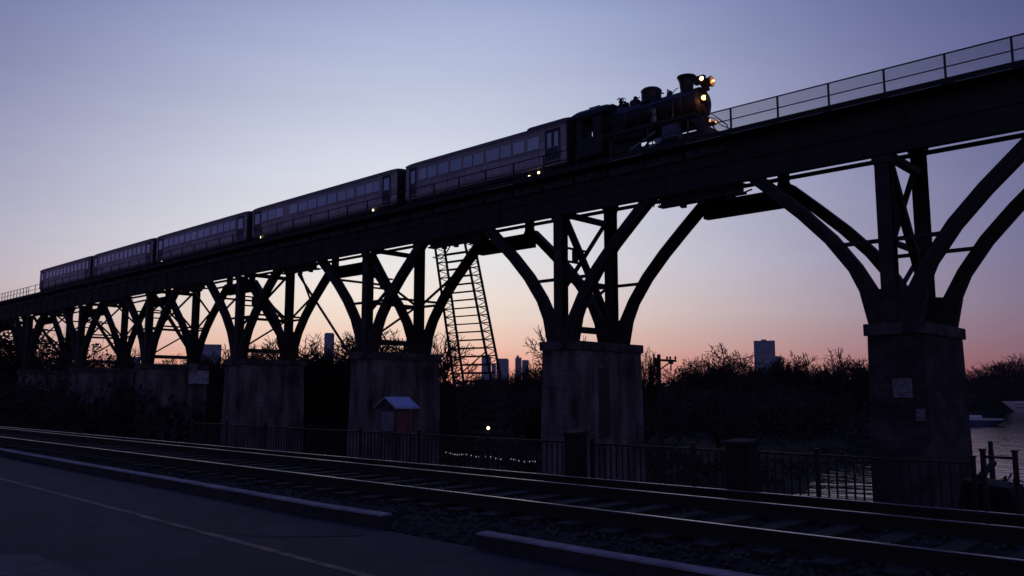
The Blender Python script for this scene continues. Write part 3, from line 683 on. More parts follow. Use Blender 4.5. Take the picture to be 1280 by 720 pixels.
# running board, air tank
b = MB(); b.box(XS+.02,XE-.02,25.2,32.0,18.52,18.6); b.box(XS,XS+.04,25.2,32.0,18.42,18.64); b.build('running_board','loco',lo)
b = MB(); b.lathe((XS+.42,29.2,18.22),(0,1,0),[(0,.05),(.05,.2),(.12,.24),(2.2,.24),(2.27,.2),(2.3,.05)],16); b.build('air_tank','loco',lo,smooth=True)
b = MB(); b.lathe((XS+.25,28.2,18.6),(0,0,1),[(0,.16),(.1,.2),(.45,.2),(.5,.12),(.6,.12),(.62,.19),(.95,.19),(1,.1)],14); b.build('air_pump','wheel',lo,smooth=True)
# firebox + cab
b = MB(); b.box(XC-.95,XC+.95,30.6,33.0,17.3,19.4); b.build('firebox','loco',lo,bevel=.05)
b = MB(); b.box(XS,XS+.05,32.0,34.3,17.5,18.75); b.box(XS,XS+.05,32.0,32.9,18.75,20.15); b.box(XS,XS+.05,33.75,34.3,18.75,20.15); b.box(XE-.05,XE,32.0,34.3,17.5,18.75); b.box(XE-.05,XE,32.0,32.4,18.75,20.15); b.box(XE-.05,XE,33.9,34.3,18.75,20.15)
b.box(XS,XE,32.0,32.06,17.5,20.15); b.box(XS,XE,32.0,34.3,17.45,17.52); b.box(XS,XS+.05,32.0,34.3,20.1,20.24); b.box(XE-.05,XE,32.0,34.3,20.1,20.24)
cb = b.build('cab','loco',lo)
n = 12; b = MB(); secs = []
for (yy,k) in ((31.75,.8),(32.1,1),(34.3,1),(34.75,.75)): secs.append([(XC-(XC-XS+.1)*math.cos(math.pi*i/n), yy, 20.24+.80*k*math.sin(math.pi*i/n)**.75) for i in range(n+1)])
for s_ in secs: b.v += s_
for q in range(3):
    for i in range(n): b.f.append((q*13+i,q*13+i+1,(q+1)*13+i+1,(q+1)*13+i))
    b.f.append((q*13,(q+1)*13,(q+1)*13+n,q*13+n))
b.f += [tuple(range(13)), tuple(range(39+12,38,-1))]
b.build('cab_roof','loco',cb,smooth=True)
b = MB(); b.box(XC-.5,XC+.5,33.0,33.8,21.0,21.12); b.box(XC-.6,XC+.6,32.95,33.85,21.12,21.16); b.build('roof_hatch','loco',cb)
# frame, cylinders, wheels
b = MB(); b.box(XC-.75,XC-.65,24.9,34.2,16.95,17.5); b.box(XC+.65,XC+.75,24.9,34.2,16.95,17.5); b.build('frame','loco',lo)
for s in (-1,1):
    b = MB(); x_ = XC+s*1.2
    b.lathe((x_,26.3,17.45),(0,1,0),[(0,.1),(.02,.36),(.06,.38),(1.2,.38),(1.24,.36),(1.26,.1)],20); b.box(x_-.22,x_+.22,26.4,27.5,17.7,18.3); b.build('cylinder','wheel' if s<0 else 'loco',lo,smooth=True)
    for k,yy in enumerate((28.6,30.25,31.9)):
        w_ = MB(); xx = XC+s*.82
        w_.ring((xx,yy,17.0),(1,0,0),.70,.06,26,6); w_.tube((xx-.07,yy,17.0),(xx+.07,yy,17.0),.15,n=12)
        for q in range(12):
            a = q*math.pi/6; w_.beam((xx,yy+.14*math.cos(a),17.0+.14*math.sin(a)),(xx,yy+.66*math.cos(a),17.0+.66*math.sin(a)),.05,.06)
        w_.box(xx-.04,xx+.04,yy-.5,yy-.15,16.75,17.25)
        w_.build('driving_wheel','wheel',lo)
    w_ = MB(); 
    for yy in (25.7,27.6):
        w_.lathe((XC+s*.82-.06,yy,16.7),(1,0,0),[(0,.3),(.02,.42),(.1,.42),(.12,.3)],18)
    w_.build('pilot_wheel','wheel',lo,smooth=True)
    b = MB(); xr = XC+s*1.08
    b.beam((xr,28.6,16.75),(xr,31.9,16.75),.07,.12); b.beam((xr+s*.08,27.5,17.45),(xr+s*.08,30.25,16.78),.07,.1); b.beam((xr+s*.08,27.6,17.5),(xr+s*.08,28.2,17.5),.12,.22); b.beam((xr+s*.14,28.1,18.1),(xr+s*.14,30.0,17.3),.04,.07)
    b.build('connecting_rod','rod',lo)
# buffer beam, pilot
b = MB(); b.box(XC-1.3,XC+1.3,24.6,24.9,17.1,17.65); b.box(XC-1.3,XC+1.3,24.55,25.4,17.65,17.72); b.build('buffer_beam','loco',lo)
b = MB()
for i in range(13):
    u_ = -1.2+.2*i; b.beam((XC+u_,24.58,17.15),(XC+u_*.55,23.55-(.45*(1-abs(u_)/1.2)),16.5),.05,.06)
b.beam((XC-.75,23.6,16.48),(XC,23.08,16.48),.08,.1); b.beam((XC+.75,23.6,16.48),(XC,23.08,16.48),.08,.1)
b.build('cowcatcher','loco',lo)
b = MB(); b.path([(XC-1.2,24.6,17.7),(XC-1.2,24.4,18.25),(XC-.7,24.7,18.6),(XC-.4,25.1,19.0)],.03,6); b.path([(XC+1.2,24.6,17.7),(XC+1.2,24.4,18.25),(XC+.7,24.7,18.6),(XC+.4,25.1,19.0)],.03,6)
b.path([(XC-1.25,24.5,18.2),(XC-1.25,23.9,17.95),(XC-1.1,23.6,17.5),(XC-.9,23.2,17.3)],.03,6); b.path([(XC-1.2,24.6,17.7),(XC-1.0,23.9,17.2)],.03,5); b.path([(XC,24.2,17.3),(XC,23.5,17.45),(XC,23.1,17.2)],.06,6)
b.build('front_handrail','loco',lo)
for s in (-1,1):
    b = MB(); b.beam((XC+s*.5,24.75,17.7),(XC+s*.45,25.4,18.9),.06,.08); b.build('front_brace','loco',lo)
# headlamp: drum with dim reflector, lit number lamp on its side, second lamp below
b = MB(); b.lathe((XC-.15,25.35,20.78),(0,-1,0),[(0,.2),(.1,.27),(.62,.30),(.66,.34),(.72,.34)],24); b.box(XC-.35,XC+.05,24.9,25.3,20.3,20.5)
hl = b.build('headlamp','loco',lo,smooth=True)
MB().lathe((XC-.15,24.60,20.78),(0,-1,0),[(0,.29),(.03,.28)],24).build('reflector','lamp_dim',hl)
MB().lathe((XC-.15,24.565,20.78),(0,-1,0),[(0,.05),(.05,.07),(.1,.03)],12).build('bulb','lamp_warm',hl,smooth=True)
b = MB(); b.box(XC-.75,XC-.45,24.85,25.55,20.62,21.12); nb = b.build('number_lamp','loco',lo,bevel=.02)
MB().lathe((XC-.72,24.99,20.88),(-1,-.25,0),[(0,.13),(.05,.13),(.08,.08)],16).build('lamp_glass','lamp_hot',nb,smooth=True)
b = MB(); b.lathe((XC-.55,25.12,19.62),(0,-1,0),[(0,.2),(.35,.22),(.38,.25),(.42,.25)],20); sl_ = b.build('lower_lamp','loco',lo,smooth=True)
MB().lathe((XC-.77,24.86,19.62),(-1,-.5,0),[(0,.16),(.05,.13)],18).build('lamp_glass','lamp_warm',sl_,smooth=True)
for s,yy,zz,rr_ in ((-1,24.05,17.75,.11),(-1,24.45,17.95,.10),(1,24.3,17.95,.09)):
    m_ = MB(); m_.lathe((XC+s*1.15,yy,zz),(0,-1,0),[(0,.07),(.12,rr_),(.14,rr_)],14); q = m_.build('marker_lamp','loco',lo)
    MB().lathe((XC+s*1.15,yy-.14,zz),(s*.4,-1,0),[(0,rr_*.9),(.04,rr_*.6)],14).build('lamp_glass','lamp_red',q)
def plight(name, p, e, c, parent, r=.1):
    d = bpy.data.lights.new(name,'POINT'); d.energy = e; d.color = c; d.shadow_soft_size = r
    o = bpy.data.objects.new(name, d); col.objects.link(o); o.parent = parent; o.location = Vector(p)-Vector(parent.location)
plight('headlamp_glow',(XC-1.15,24.35,19.55),22,(1,.42,.14),lo)
plight('marker_glow',(XC-1.2,24.0,18.3),9,(1,.25,.06),lo)

# ------------------------------------------------------------------ leaning lattice ladder tower
lt = empty('ladder_tower', (50.5,51.5,-4.5), 'leaning lattice ladder tower of thin rusty bars below the viaduct', 'ladder tower')
tA, tB = Vector((50,56.2,14.8)), Vector((50,52.3,14.8)); bA, bB = Vector((50,52.0,-4.5)), Vector((50,47.0,-4.5))
dpt = Vector((.9,-.25,.1))
for (p,q) in ((tA,bA),(tB,bB),(tA+dpt,bA+dpt),(tB+dpt,bB+dpt)):
    MB().beam(p,q,.16,.16).build('stringer','steel',lt)
for ff,(p0,p1,q0,q1,w_) in enumerate(((tA,bA,tB,bB,.05),(tA+dpt,bA+dpt,tB+dpt,bB+dpt,.05))):
    b = MB(); 
    for i in range(1,27):
        t_ = i/27; a = p0.lerp(p1,t_)+Vector((0,.0,0)); c = q0.lerp(q1,t_)+Vector((0,0,-.05)); b.beam(a,c,.08,.10)
    b.build('rungs','steel',lt)
for (p0,p1) in (((tA,bA)),((tB,bB))):
    b = MB()
    for i in range(0,54):
        a = p0.lerp(p1,i/54); c = p0.lerp(p1,(i+1)/54)
        b.beam(a + (dpt if i%2 else Vector()), c + (Vector() if i%2 else dpt), .06,.06)
    b.build('side_lacing','steel',lt)
for i0,i1 in ((.50,.62),(.74,.86)): MB().beam(tA.lerp(bA,i1),tB.lerp(bB,i0),.07,.09).build('diagonal','steel',lt)
MB().path([tA+Vector((0,.3,-.8)),tA+Vector((0,-.8,-1.1)),tA+Vector((0,-1.6,-.5)),tA+Vector((0,-2.2,.2))],.06,6).build('bent_pipe','steel',lt)
one('slanting_rod', MB().tube((50,78.6,14.6),(50,67.6,4.4),.13,n=8), 'steel', (50,67.6,4.4), 'thin slanting steel rod descending to the right under the viaduct', 'rod')

# ------------------------------------------------------------------ things on and at the piers
one('paper_notice', MB().box(40.90,40.93,12.87,13.74,1.48,2.37), 'paper', (40.9,13.3,1.48), 'larger wide paper pasted on the masonry pier at right', 'notice', 'papers pasted on the right pier')
one('paper_notice', MB().box(40.88,40.91,12.38,12.76,.43,.97), 'paper', (40.9,12.57,.43), 'smaller upright paper pasted low on the right pier', 'notice', 'papers pasted on the right pier')
pn = empty('hung_panel', (47.2,94.9,2.6), 'pale torn board hung beside the top of a shadowed pier', 'board')
MB().box(46.0,48.5,94.86,94.92,2.75,4.3).build('board','panel',pn); MB().box(46.0,47.0,94.80,94.855,4.0,5.15).build('upper_sheet','paper',pn)
MB().beam((46.05,94.95,2.6),(46.05,94.95,5.3),.08,.08).build('frame','steel',pn)

# ------------------------------------------------------------------ kiosk
kk = empty('notice_kiosk', (20.4,25.05,-1.2), 'small gabled notice kiosk with blue metal roof and red poster behind the fence', 'kiosk')
MB().box(20.0,20.8,24.6,25.5,.2,1.12).build('cabinet','kiosk_wood',kk,bevel=.01)
MB().box(19.975,19.997,24.68,25.42,.28,1.0).build('grey_notice','poster2',kk)
b = MB(); b.box(20.08,20.56,24.575,24.597,.24,1.06); b.build('red_poster','poster',kk)
MB().box(20.64,20.78,24.575,24.597,.24,1.06).build('red_poster','poster',kk)
MB().box(19.93,20.95,24.45,25.6,.12,.197).build('ledge','kiosk_wood',kk)
for (x_,y_) in ((20.03,25.47),(20.03,24.63),(20.77,25.47),(20.77,24.63)): MB().box(x_-.04,x_+.04,y_-.04,y_+.04,-1.9,.12).build('post','kiosk_wood',kk)
def slope(y0,y1,z0,z1): return MB().raw([(19.82,y0,z0),(21.0,y0,z0),(21.0,y1,z1),(19.82,y1,z1),(19.82,y0,z0+.05),(21.0,y0,z0+.05),(21.0,y1,z1+.05),(19.82,y1,z1+.05)],[(3,2,1,0),(4,5,6,7),(0,1,5,4),(1,2,6,5),(2,3,7,6),(3,0,4,7)])
slope(24.38,25.05,1.10,1.50).build('roof','zinc',kk)
slope(25.72,25.052,1.10,1.50).build('roof','zinc',kk)
for x_ in (20.0,20.74): MB().prism([(24.6,1.125),(25.5,1.125),(25.05,1.46)],'x',x_,x_+.05).build('gable','kiosk_wood',kk)

# ------------------------------------------------------------------ iron fence
def picket_fence(x, ya, yb, label, zb=-.12, zt=.74, step=.13, group='iron fences beyond the track'):
    t = empty('iron_fence', (x,(ya+yb)/2,zb), label, 'fence', group)
    y = ya; L_ = 2.2
    n = max(1, round((yb-ya)/L_)); L_ = (yb-ya)/n
    for i in range(n+1):
        yy = ya+L_*i; b = MB(); b.box(x-.03,x+.03,yy-.03,yy+.03,zb-.3,zt+.06); b.box(x-.04,x+.04,yy-.04,yy+.04,zt+.06,zt+.09); b.build('post','iron',t)
    for i in range(n):
        b = MB(); y0 = ya+L_*i+.03; y1 = y0+L_-.06; k = int((y1-y0)/step)
        for j in range(1,k): yy = y0+(y1-y0)*j/k; b.box(x-.011,x+.011,yy-.011,yy+.011,zb,zt-.02)
        b.build('pickets','iron',t)
        b = MB(); b.box(x-.02,x+.02,y0,y1,zt-.035,zt); b.box(x-.02,x+.02,y0,y1,zb+.1,zb+.135); b.build('rail','iron',t)
picket_fence(13.0, 3.35, 10.0, 'iron picket fence in front of the river and the right pier')
picket_fence(13.05, 10.62, 26.5, 'long iron picket fence running left from the dark signal box past two piers')
picket_fence(13.0, 2.83, 3.22, 'short open fence section beside the right pier', zt=.84, step=.2)
picket_fence(13.0, .6, 2.62, 'iron fence section at the right edge of the view', zt=.84, step=.3)
# cabinets
def cabinet(x, y, w_, d_, z0, z1, label):
    t = empty('signal_box', (x,y,z0), label, 'signal box', 'dark signal boxes by the track')
    MB().box(x-d_/2,x+d_/2,y-w_/2,y+w_/2,z0,z1-.06).build('housing','cabinet',t,bevel=.02)
    MB().raw([(x-d_/2-.04,y-w_/2-.04,z1-.055),(x+d_/2+.04,y-w_/2-.04,z1-.055),(x+d_/2+.04,y+w_/2+.04,z1-.055),(x-d_/2-.04,y+w_/2+.04,z1-.055),(x-d_/2-.02,y-w_/2,z1-.01),(x+d_/2,y-w_/2,z1+.03),(x+d_/2,y+w_/2,z1+.03),(x-d_/2-.02,y+w_/2,z1-.01)],[(3,2,1,0),(4,5,6,7),(0,1,5,4),(1,2,6,5),(2,3,7,6),(3,0,4,7)]).build('lid','cabinet',t)
    MB().box(x-d_/2-.015,x-d_/2-.002,y-w_/2+.06,y+w_/2-.06,z0+.12,z1-.14).build('door','cabinet',t)
    MB().tube((x-d_/2-.03,y+w_/2-.12,(z0+z1)/2-.05),(x-d_/2-.03,y+w_/2-.12,(z0+z1)/2+.08),.012,n=6).build('handle','iron',t)
cabinet(12.55,6.62,.42,.35,-.1,.93,'wide black signal box before the river left of the right pier')
cabinet(12.8,10.25,.30,.35,-.1,.95,'narrow black signal box in front of the mottled concrete pier')

# right-hand clutter by the fence
one('mooring_post', MB().lathe((16.6,3.98,-2.0),(0,0,1),[(0,.05),(2.68,.045),(2.74,.035),(2.84,.04),(2.86,.02)],10), 'pole_wood', (16.6,4.1,-2), 'slim dark post rising above the fence against the river', 'post')
wn = empty('tipping_bin', (14.2,3.5,-.6), 'dark tilted tipping bin on a stand behind the right fence', 'bin')
b = MB(); b.raw([(13.9,3.05,-.05),(14.6,3.05,-.05),(14.6,3.35,-.35),(13.9,3.35,-.35),(13.85,3.1,.33),(14.65,3.1,.33),(14.65,3.75,.42),(13.85,3.75,.42),(13.9,3.85,-.05),(14.6,3.85,-.05)],
      [(0,1,2,3),(3,2,9,8),(4,7,6,5),(0,4,5,1),(8,9,6,7),(0,3,8,7,4),(1,5,6,9,2)]); b.build('hopper','cabinet',wn,bevel=.02)
b = MB(); b.path([(14.0,3.9,-1.0),(14.0,3.6,.1),(14.0,3.3,-1.0)],.035); b.path([(14.55,3.9,-1.0),(14.55,3.6,.1),(14.55,3.3,-1.0)],.035); b.build('stand','cabinet',wn)
b = MB(); b.tube((13.8,3.5,.45),(14.7,3.5,.62),.05); b.build('lid_bar','cabinet',wn)

# row of glowing beads painted as small glints / lone lamp
ls = empty('glint_row', (14,13.8,-.2), 'row of tiny pale glints made of glowing beads beyond the track', 'glint row')
b = MB(); pts = []
for i in range(37):
    t_ = i/36; y_ = 12.35+2.9*t_; pts.append((14.0,y_,.21+.06*t_-.03*math.sin(t_*math.pi*4)**2))
b.path(pts,.004,4).build('cable','iron',ls)  # made-up wire carrying the glint beads
M['glint_bead'] = mat('glowing_glint', (.5,.5,.55), .4, emit=(.8,.75,.8), es=.30)  # emission paints glints, no real lamps hang here
pr_ = None
for i,p in enumerate(pts):
    if i in (10,11,12,20,21): continue
    if pr_ is None:
        pr_ = MB().lathe((p[0]-.01,p[1],p[2]+.005),(0,0,-1),[(0,.006),(.008,.011),(.025,.011),(.032,.004)],6).build('bulb','glint_bead',ls); pp = p  # each bead draws one painted glint
    else:
        c = pr_.copy(); col.objects.link(c); c.location = Vector(p)-Vector(pp)
yl_ = empty('yard_lamp', (30,29.5,-3.8), 'single white lamp on a short post behind the fence', 'lamp')
MB().tube((30,29.5,-4.0),(30,29.5,-.05),.04).build('post','iron',yl_); MB().lathe((29.9,29.5,-.04),(-.7,-.7,0),[(-.1,.05),(0,.09),(.02,.09)],12).build('shade','iron',yl_)
MB().lathe((29.88,29.48,-.04),(-.7,-.7,0),[(0,.06),(.03,.08),(.07,.04)],12).build('bulb','lamp_white',yl_)

# utility pole
p = at(824,470,46); px_, py_ = p.x, p.y; zg = hz(px_,py_)
up_ = empty('utility_pole', (px_,py_,zg), 'old wooden utility pole with one sided crossarm in the gap between two piers', 'utility pole')
ztop = at(824,443,46).z; dirr = rt
MB().tube((px_,py_,zg),(px_,py_,ztop),.13,.10,n=10).build('pole','pole_wood',up_)
A_ = Vector((px_,py_,ztop-.3)); B_ = A_+dirr*.95+Vector((0,0,-.05))
MB().beam(A_-dirr*.15,B_,.1,.12).build('crossarm','pole_wood',up_)
MB().beam(A_+Vector((0,0,-.55)),A_+dirr*.65+Vector((0,0,-.1)),.05,.07).build('arm_brace','pole_wood',up_)
b = MB()
for q in (.45,.62,.9): pI = A_+dirr*q; b.lathe(pI+Vector((0,0,.02)),(0,0,1),[(0,.03),(.05,.06),(.12,.06),(.18,.02)],8)
pI = A_+dirr*.65; b.tube(pI+Vector((0,0,-.1)),pI+Vector((0,0,-.55)),.04); b.box(pI.x-.1,pI.x+.1,pI.y-.1,pI.y+.1,pI.z-.22,pI.z-.02)
b.build('insulators','pole_wood',up_)
pI = A_-dirr*.22; MB().tube(pI+Vector((0,0,-.2)),pI+Vector((0,0,.12)),.09,n=10).build('lamp_housing','pole_wood',up_)

# ------------------------------------------------------------------ trees
def tree_mesh(seed, H, spread=.55, levels=4, tw=.035, n0=6, tr_r=.22, bottom=.3, leafy=0):
    r_ = random.Random(seed); tk = MB(); cr_ = MB()
    def grow(p, d, l, rad, lev):
        if lev >= 2 and (p[0]**2+p[1]**2)/(H*.46*spread/.6)**2+((p[2]-.62*H)/(.38*H))**2 > 1: return
        segs = 3 if lev < 3 else 2; q = Vector(p); dd = Vector(d)
        for s_ in range(segs):
            nd = (dd + Vector((r_.gauss(0,.16),r_.gauss(0,.16),r_.gauss(.03,.12)))).normalized(); e = q+nd*l/segs
            mb = tk if lev == 0 else cr_
            mb.tube(q, e, rad*(1-.28*s_/segs), rad*(1-.28*(s_+1)/segs), n=6 if lev==0 else (4 if lev==1 else 3), caps=False)
            if lev < levels:
                nb_ = (n0 if lev==0 else 3 if lev<4 else 2)
                for _ in range(nb_ if s_ == segs-1 else max(1,nb_//2) if (lev>0 or s_>0) else 0):
                    a = r_.uniform(0,2*math.pi); tilt = r_.uniform(.35,1.0)*spread*1.7
                    sd_ = nd.cross(Vector((math.cos(a),math.sin(a),.2))).normalized()
                    bd = (nd*math.cos(tilt)+sd_*math.sin(tilt)+Vector((0,0,.12))).normalized()
                    grow(e if s_==segs-1 else q.lerp(e,r_.random()), bd, l*r_.uniform(.55,.78)*(1.15 if lev==0 else 1), max(rad*.55,tw), lev+1)
            q = e; dd = nd
    grow((0,0,-.3),(0,0,1),H*.36,tr_r,0)
    zmax = float(np.percentile([v[2] for v in cr_.v], 99.6)); k = H/zmax
    tk.v = [(a*k,b_*k,c*k) for a,b_,c in tk.v]; cr_.v = [(a*k,b_*k,c*k) for a,b_,c in cr_.v]
    return tk, cr_
protos = []
for sd_, H, spd, tw in ((11,10,.6,.030),(12,10,.5,.032),(13,10,.8,.036),(14,10,.42,.034),(15,10,.65,.03),(16,10,.55,.038)):
    tk, c_ = tree_mesh(sd_, H, spd, 5, tw)
    def mk(mb, name, m):
        me = bpy.data.meshes.new(name); me.from_pydata(mb.v, [], mb.f); me.materials.append(M[m]); return me
    protos.append((mk(tk,'trunk','bark'), mk(c_,'crown','twig')))
tcount = 0
def tree(px, ytop, dist, kind, label, group='leafless trees on the far bank', wide=1.0, rot=None):
    global tcount
    p = at(px, ytop, dist); zg = hz(p.x, p.y); H = p.z-zg
    t = empty('bare_tree', (p.x,p.y,zg), label, 'tree', group)
    k = H/10; t.scale = (k*wide,k*wide,k); t.rotation_euler.z = rot if rot is not None else random.uniform(0,6.28)
    for me, nm in zip(protos[kind],('trunk','crown')):
        o = bpy.data.objects.new(nm, me); col.objects.link(o); o.parent = t
    tcount += 1
T = [ (385,424,105,0,'broad leafless tree right of the fourth pier top, left of the slender tower',1.15),
      (350,432,118,2,'leafless tree glimpsed through the bent fourth from the right',1.1),
      (430,422,110,4,'tall leafless tree behind the slender tower, left of the kiosk pier',1.0),
      (320,432,120,1,'small leafless tree between the wide block and the bent fourth from the right',1),
      (478,414,100,0,'leafless tree seen through the feet of the bent above the kiosk',1.1),
      (505,420,95,4,'leafless tree behind the crossed braces above the kiosk pier',1.0),
      (560,420,120,1,'thin leafless tree beside the foot of the ladder tower',1.0),
      (689,410,95,1,'narrow leafless tree half hidden by the left side of the mottled pier',.9),
      (672,455,170,0,'low leafless tree left of the mottled pier, right of the skyline blocks',1.4),
      (806,440,110,3,'narrow leafless tree directly at the right side of the mottled pier',.5),
      (874,449,190,4,'lower leafless tree just left of the round crowned tree',1.0),
      (900,436,190,2,'wide round crowned leafless tree left of the tower block',1.25),
      (924,452,200,0,'leafless tree between the round crowned tree and the tower block',1.3),
      (993,444,175,3,'upright leafless tree right of the tower block',1.1),
      (1041,441,185,2,'small flat topped tree standing alone on the far bank ridge',.95),
      (1070,453,185,5,'low leafless tree just left of the river pier',1.5),
      (1018,455,180,0,'low leafless tree between the upright and the flat topped trees',1.5),
      (1266,446,440,0,'leafless tree at the right edge above the far bank',1.4),
      (1243,455,430,4,'low leafless tree between river pier and right edge tree',1.4),
      (1225,457,450,1,'faint low leafless tree beside the river pier',1.5),
      (286,436,140,0,'leafless tree seen beside the wide block behind the shadowed bents',1.2),
      (225,446,140,4,'leafless tree in the gap left of the wide block',1.2),
      (185,440,150,2,'leafless tree glimpsed behind the bent fifth from the right',1.1),
      (150,448,150,1,'leafless tree behind the second bent from the left',1.3),
      (95,452,160,5,'leafless tree low behind the leftmost bents',1.4),
      (972,462,210,5,'low leafless tree directly before the tower block',1.6)]
for a in T: tree(*a[:5], wide=a[5])
rt_ = random.Random(5)
for i in range(85):
    px_ = rt_.uniform(565,1300) if i > 14 else rt_.uniform(120,470)
    if 800 < px_ < 868: continue
    if px_ > 1085 or rt_.random()<.1: dd_ = rt_.uniform(415,520)
    else: dd_ = rt_.uniform(150,290)
    yt = float(np.interp(px_,[100,470,560,700,830,900,960,1300],[457,457,471,473,468,467,468,465]))+rt_.gauss(1,4)
    q_ = at(px_,yt,dd_)
    if sdist(np.array([[q_.x]]),np.array([[q_.y]]),LAND)[0,0] < 6: continue
    tree(px_, yt, dd_, rt_.choice((0,2,4,5,1)), 'leafless tree among the many of the distant riverside woodland', group='trees of the distant riverside woodland', wide=rt_.uniform(1.0,1.5))
# brush and woodland mass on the banks (nobody could count it)
wood = MB(); rw = random.Random(21)
def clump(x, y, z, r, h, n, s):
    for _ in range(n):
        a = rw.uniform(0,6.283); q = rw.random()**.5*r; zz = z+h*rw.random()**.8*(1-.45*(q/r)**2)
        c = Vector((x+q*math.cos(a), y+q*math.sin(a), zz)); u1 = Vector((rw.gauss(0,1),rw.gauss(0,1),rw.gauss(0,1))).normalized(); u2 = u1.orthogonal().normalized()
        s1 = s*rw.uniform(.4,1.2); wood.raw([c-u1*s1-u2*s1*.2, c+u1*s1*.2-u2*s1*.6, c+u1*s1+u2*s1*.2, c-u1*s1*.2+u2*s1*.6],[(0,1,2,3)])
def twigs(x, y, z, h, n, s=.05, sc=1.2):
    for _ in range(n):
        a = rw.uniform(0,6.283); d = Vector((math.cos(a)*rw.uniform(.1,.6), math.sin(a)*rw.uniform(.1,.6), 1)).normalized()
        p0 = Vector((x+rw.gauss(0,sc), y+rw.gauss(0,sc), z)); p1 = p0+d*h*rw.uniform(.6,1.05); wood.tube(p0,p1,s,.02,n=3,caps=False)
        for _ in range(3):
            b0 = p0.lerp(p1,rw.uniform(.5,.95)); wood.tube(b0, b0+Vector((rw.gauss(0,.1),rw.gauss(0,.1),rw.uniform(.06,.18)))*h, s*.6,.02,n=3,caps=False)
for i in range(1150):
    px_ = rw.uniform(-40,1300); dist = rw.uniform(95,300) if px_ < 1100 else rw.uniform(200,330)
    if rw.random()<.3: dist = rw.uniform(230,420)
    if px_ > 1085 and rw.random()<.8: dist = rw.uniform(410,540)
    ridge = float(np.interp(px_, [0,250,330,440,600,700,830,900,960,1085,1215,1300],[464,462,465,464,471,471,471,469,469,471,470,467]))
    p = at(px_, ridge+rw.uniform(1.5,10)+max(0,(200-dist)*.05), dist)
    if sdist(np.array([[p.x]]),np.array([[p.y]]),LAND)[0,0] < 9: continue
    zg = hz(p.x,p.y); h = max(2.5, p.z-zg)*rw.choice((1,1,.8,.9))
    s_ = .35+dist*.0022
    clump(p.x,p.y,zg-.3,rw.uniform(3,6)*(dist/200+.4),h,int(170),s_); twigs(p.x,p.y,zg+h*.3,h*.70,6,.02+dist*.00018)
# low scrub below / between piers on the near slope and the spit
for i in range(520):
    x_ = rw.uniform(15,75); y_ = rw.uniform(33,150)
    if 40<x_<49: continue
    zg = hz(x_,y_)
    if zg < -6.4 or (x_ > 49 and sdist(np.array([[x_]]),np.array([[y_]]),LAND)[0,0] < 5): continue
    h = rw.uniform(.6,1.6) if x_<40 else rw.uniform(1.5,3.6)
    if y_ < 60: h *= .7
    clump(x_,y_,zg-.2,rw.uniform(1.2,2.6),h,60,.32); twigs(x_,y_,zg,h*1.05,4,.02)
for i in range(150):
    x_ = rw.uniform(22,39); y_ = rw.uniform(82,190); zg = hz(x_,y_); h = rw.uniform(4.5,8)*(1.1 if y_>108 else .6)
    clump(x_,y_,zg-.3,rw.uniform(1.6,3),h,190,.4); twigs(x_,y_,zg,h*1.02,6,.03)
for i in range(150):
    t_ = rw.random(); x_ = 66+95*t_; y_ = 32.5+15.5*t_+rw.uniform(.5,6)
    zg = hz(x_,y_)
    if zg < -6.45: continue
    clump(x_,y_,zg-.2,rw.uniform(1.0,2.2),rw.uniform(.2,.6),30,.25)
tag(wood.build('far_wood','shrub'), 'dark mass of scrub and woodland along the far bank', kind='stuff')
# tangled shrub silhouettes between pier 3 and 4, and bush at right edge
def shrub(px_, ytop, dist, w_, label, n=500, s=.28, tw_=60):
    global wood
    p = at(px_, ytop, dist); zg = hz(p.x,p.y); h = p.z-zg; old = wood; wood = MB()
    for k in range(7): 
        a = k*6.283/7; clump(p.x+w_*.5*math.cos(a), p.y+w_*.5*math.sin(a), zg, w_*.55, h*(1 if k%2 else .86), n//7, s)
    t = empty('bush', (p.x,p.y,zg), label, 'bush', 'dark bushes near the track')
    wood.build('foliage','shrub',t); wood = MB(); twigs(p.x,p.y,zg,h*1.02,tw_,min(.04,dist*.0005),w_*.3); wood.build('stems','twig',t); wood = old
shrub(412,437,108,5.5,'humped tangled bush between two piers below the slender tower',5200,.22)
shrub(385,448,104,3.5,'lower bush left of the humped tangled one',2600,.22)
shrub(452,446,100,3.5,'low bush at the left side of the kiosk pier',2400,.22)
shrub(22,408,170,13,'tall dark thicket behind the leftmost bents',9000,.42,160)
shrub(-12,400,165,9,'dark thicket cut by the left edge of the view',5000,.42,90)
shrub(58,440,180,9,'low dark thicket right of the tall one behind the leftmost bents',5500,.42,90)
shrub(112,424,170,7,'narrow dark thicket behind the second bent from the left',4000,.4,80)
shrub(1268,598,15.5,.55,'small bush at the right edge behind the fence',1300,.05,40)

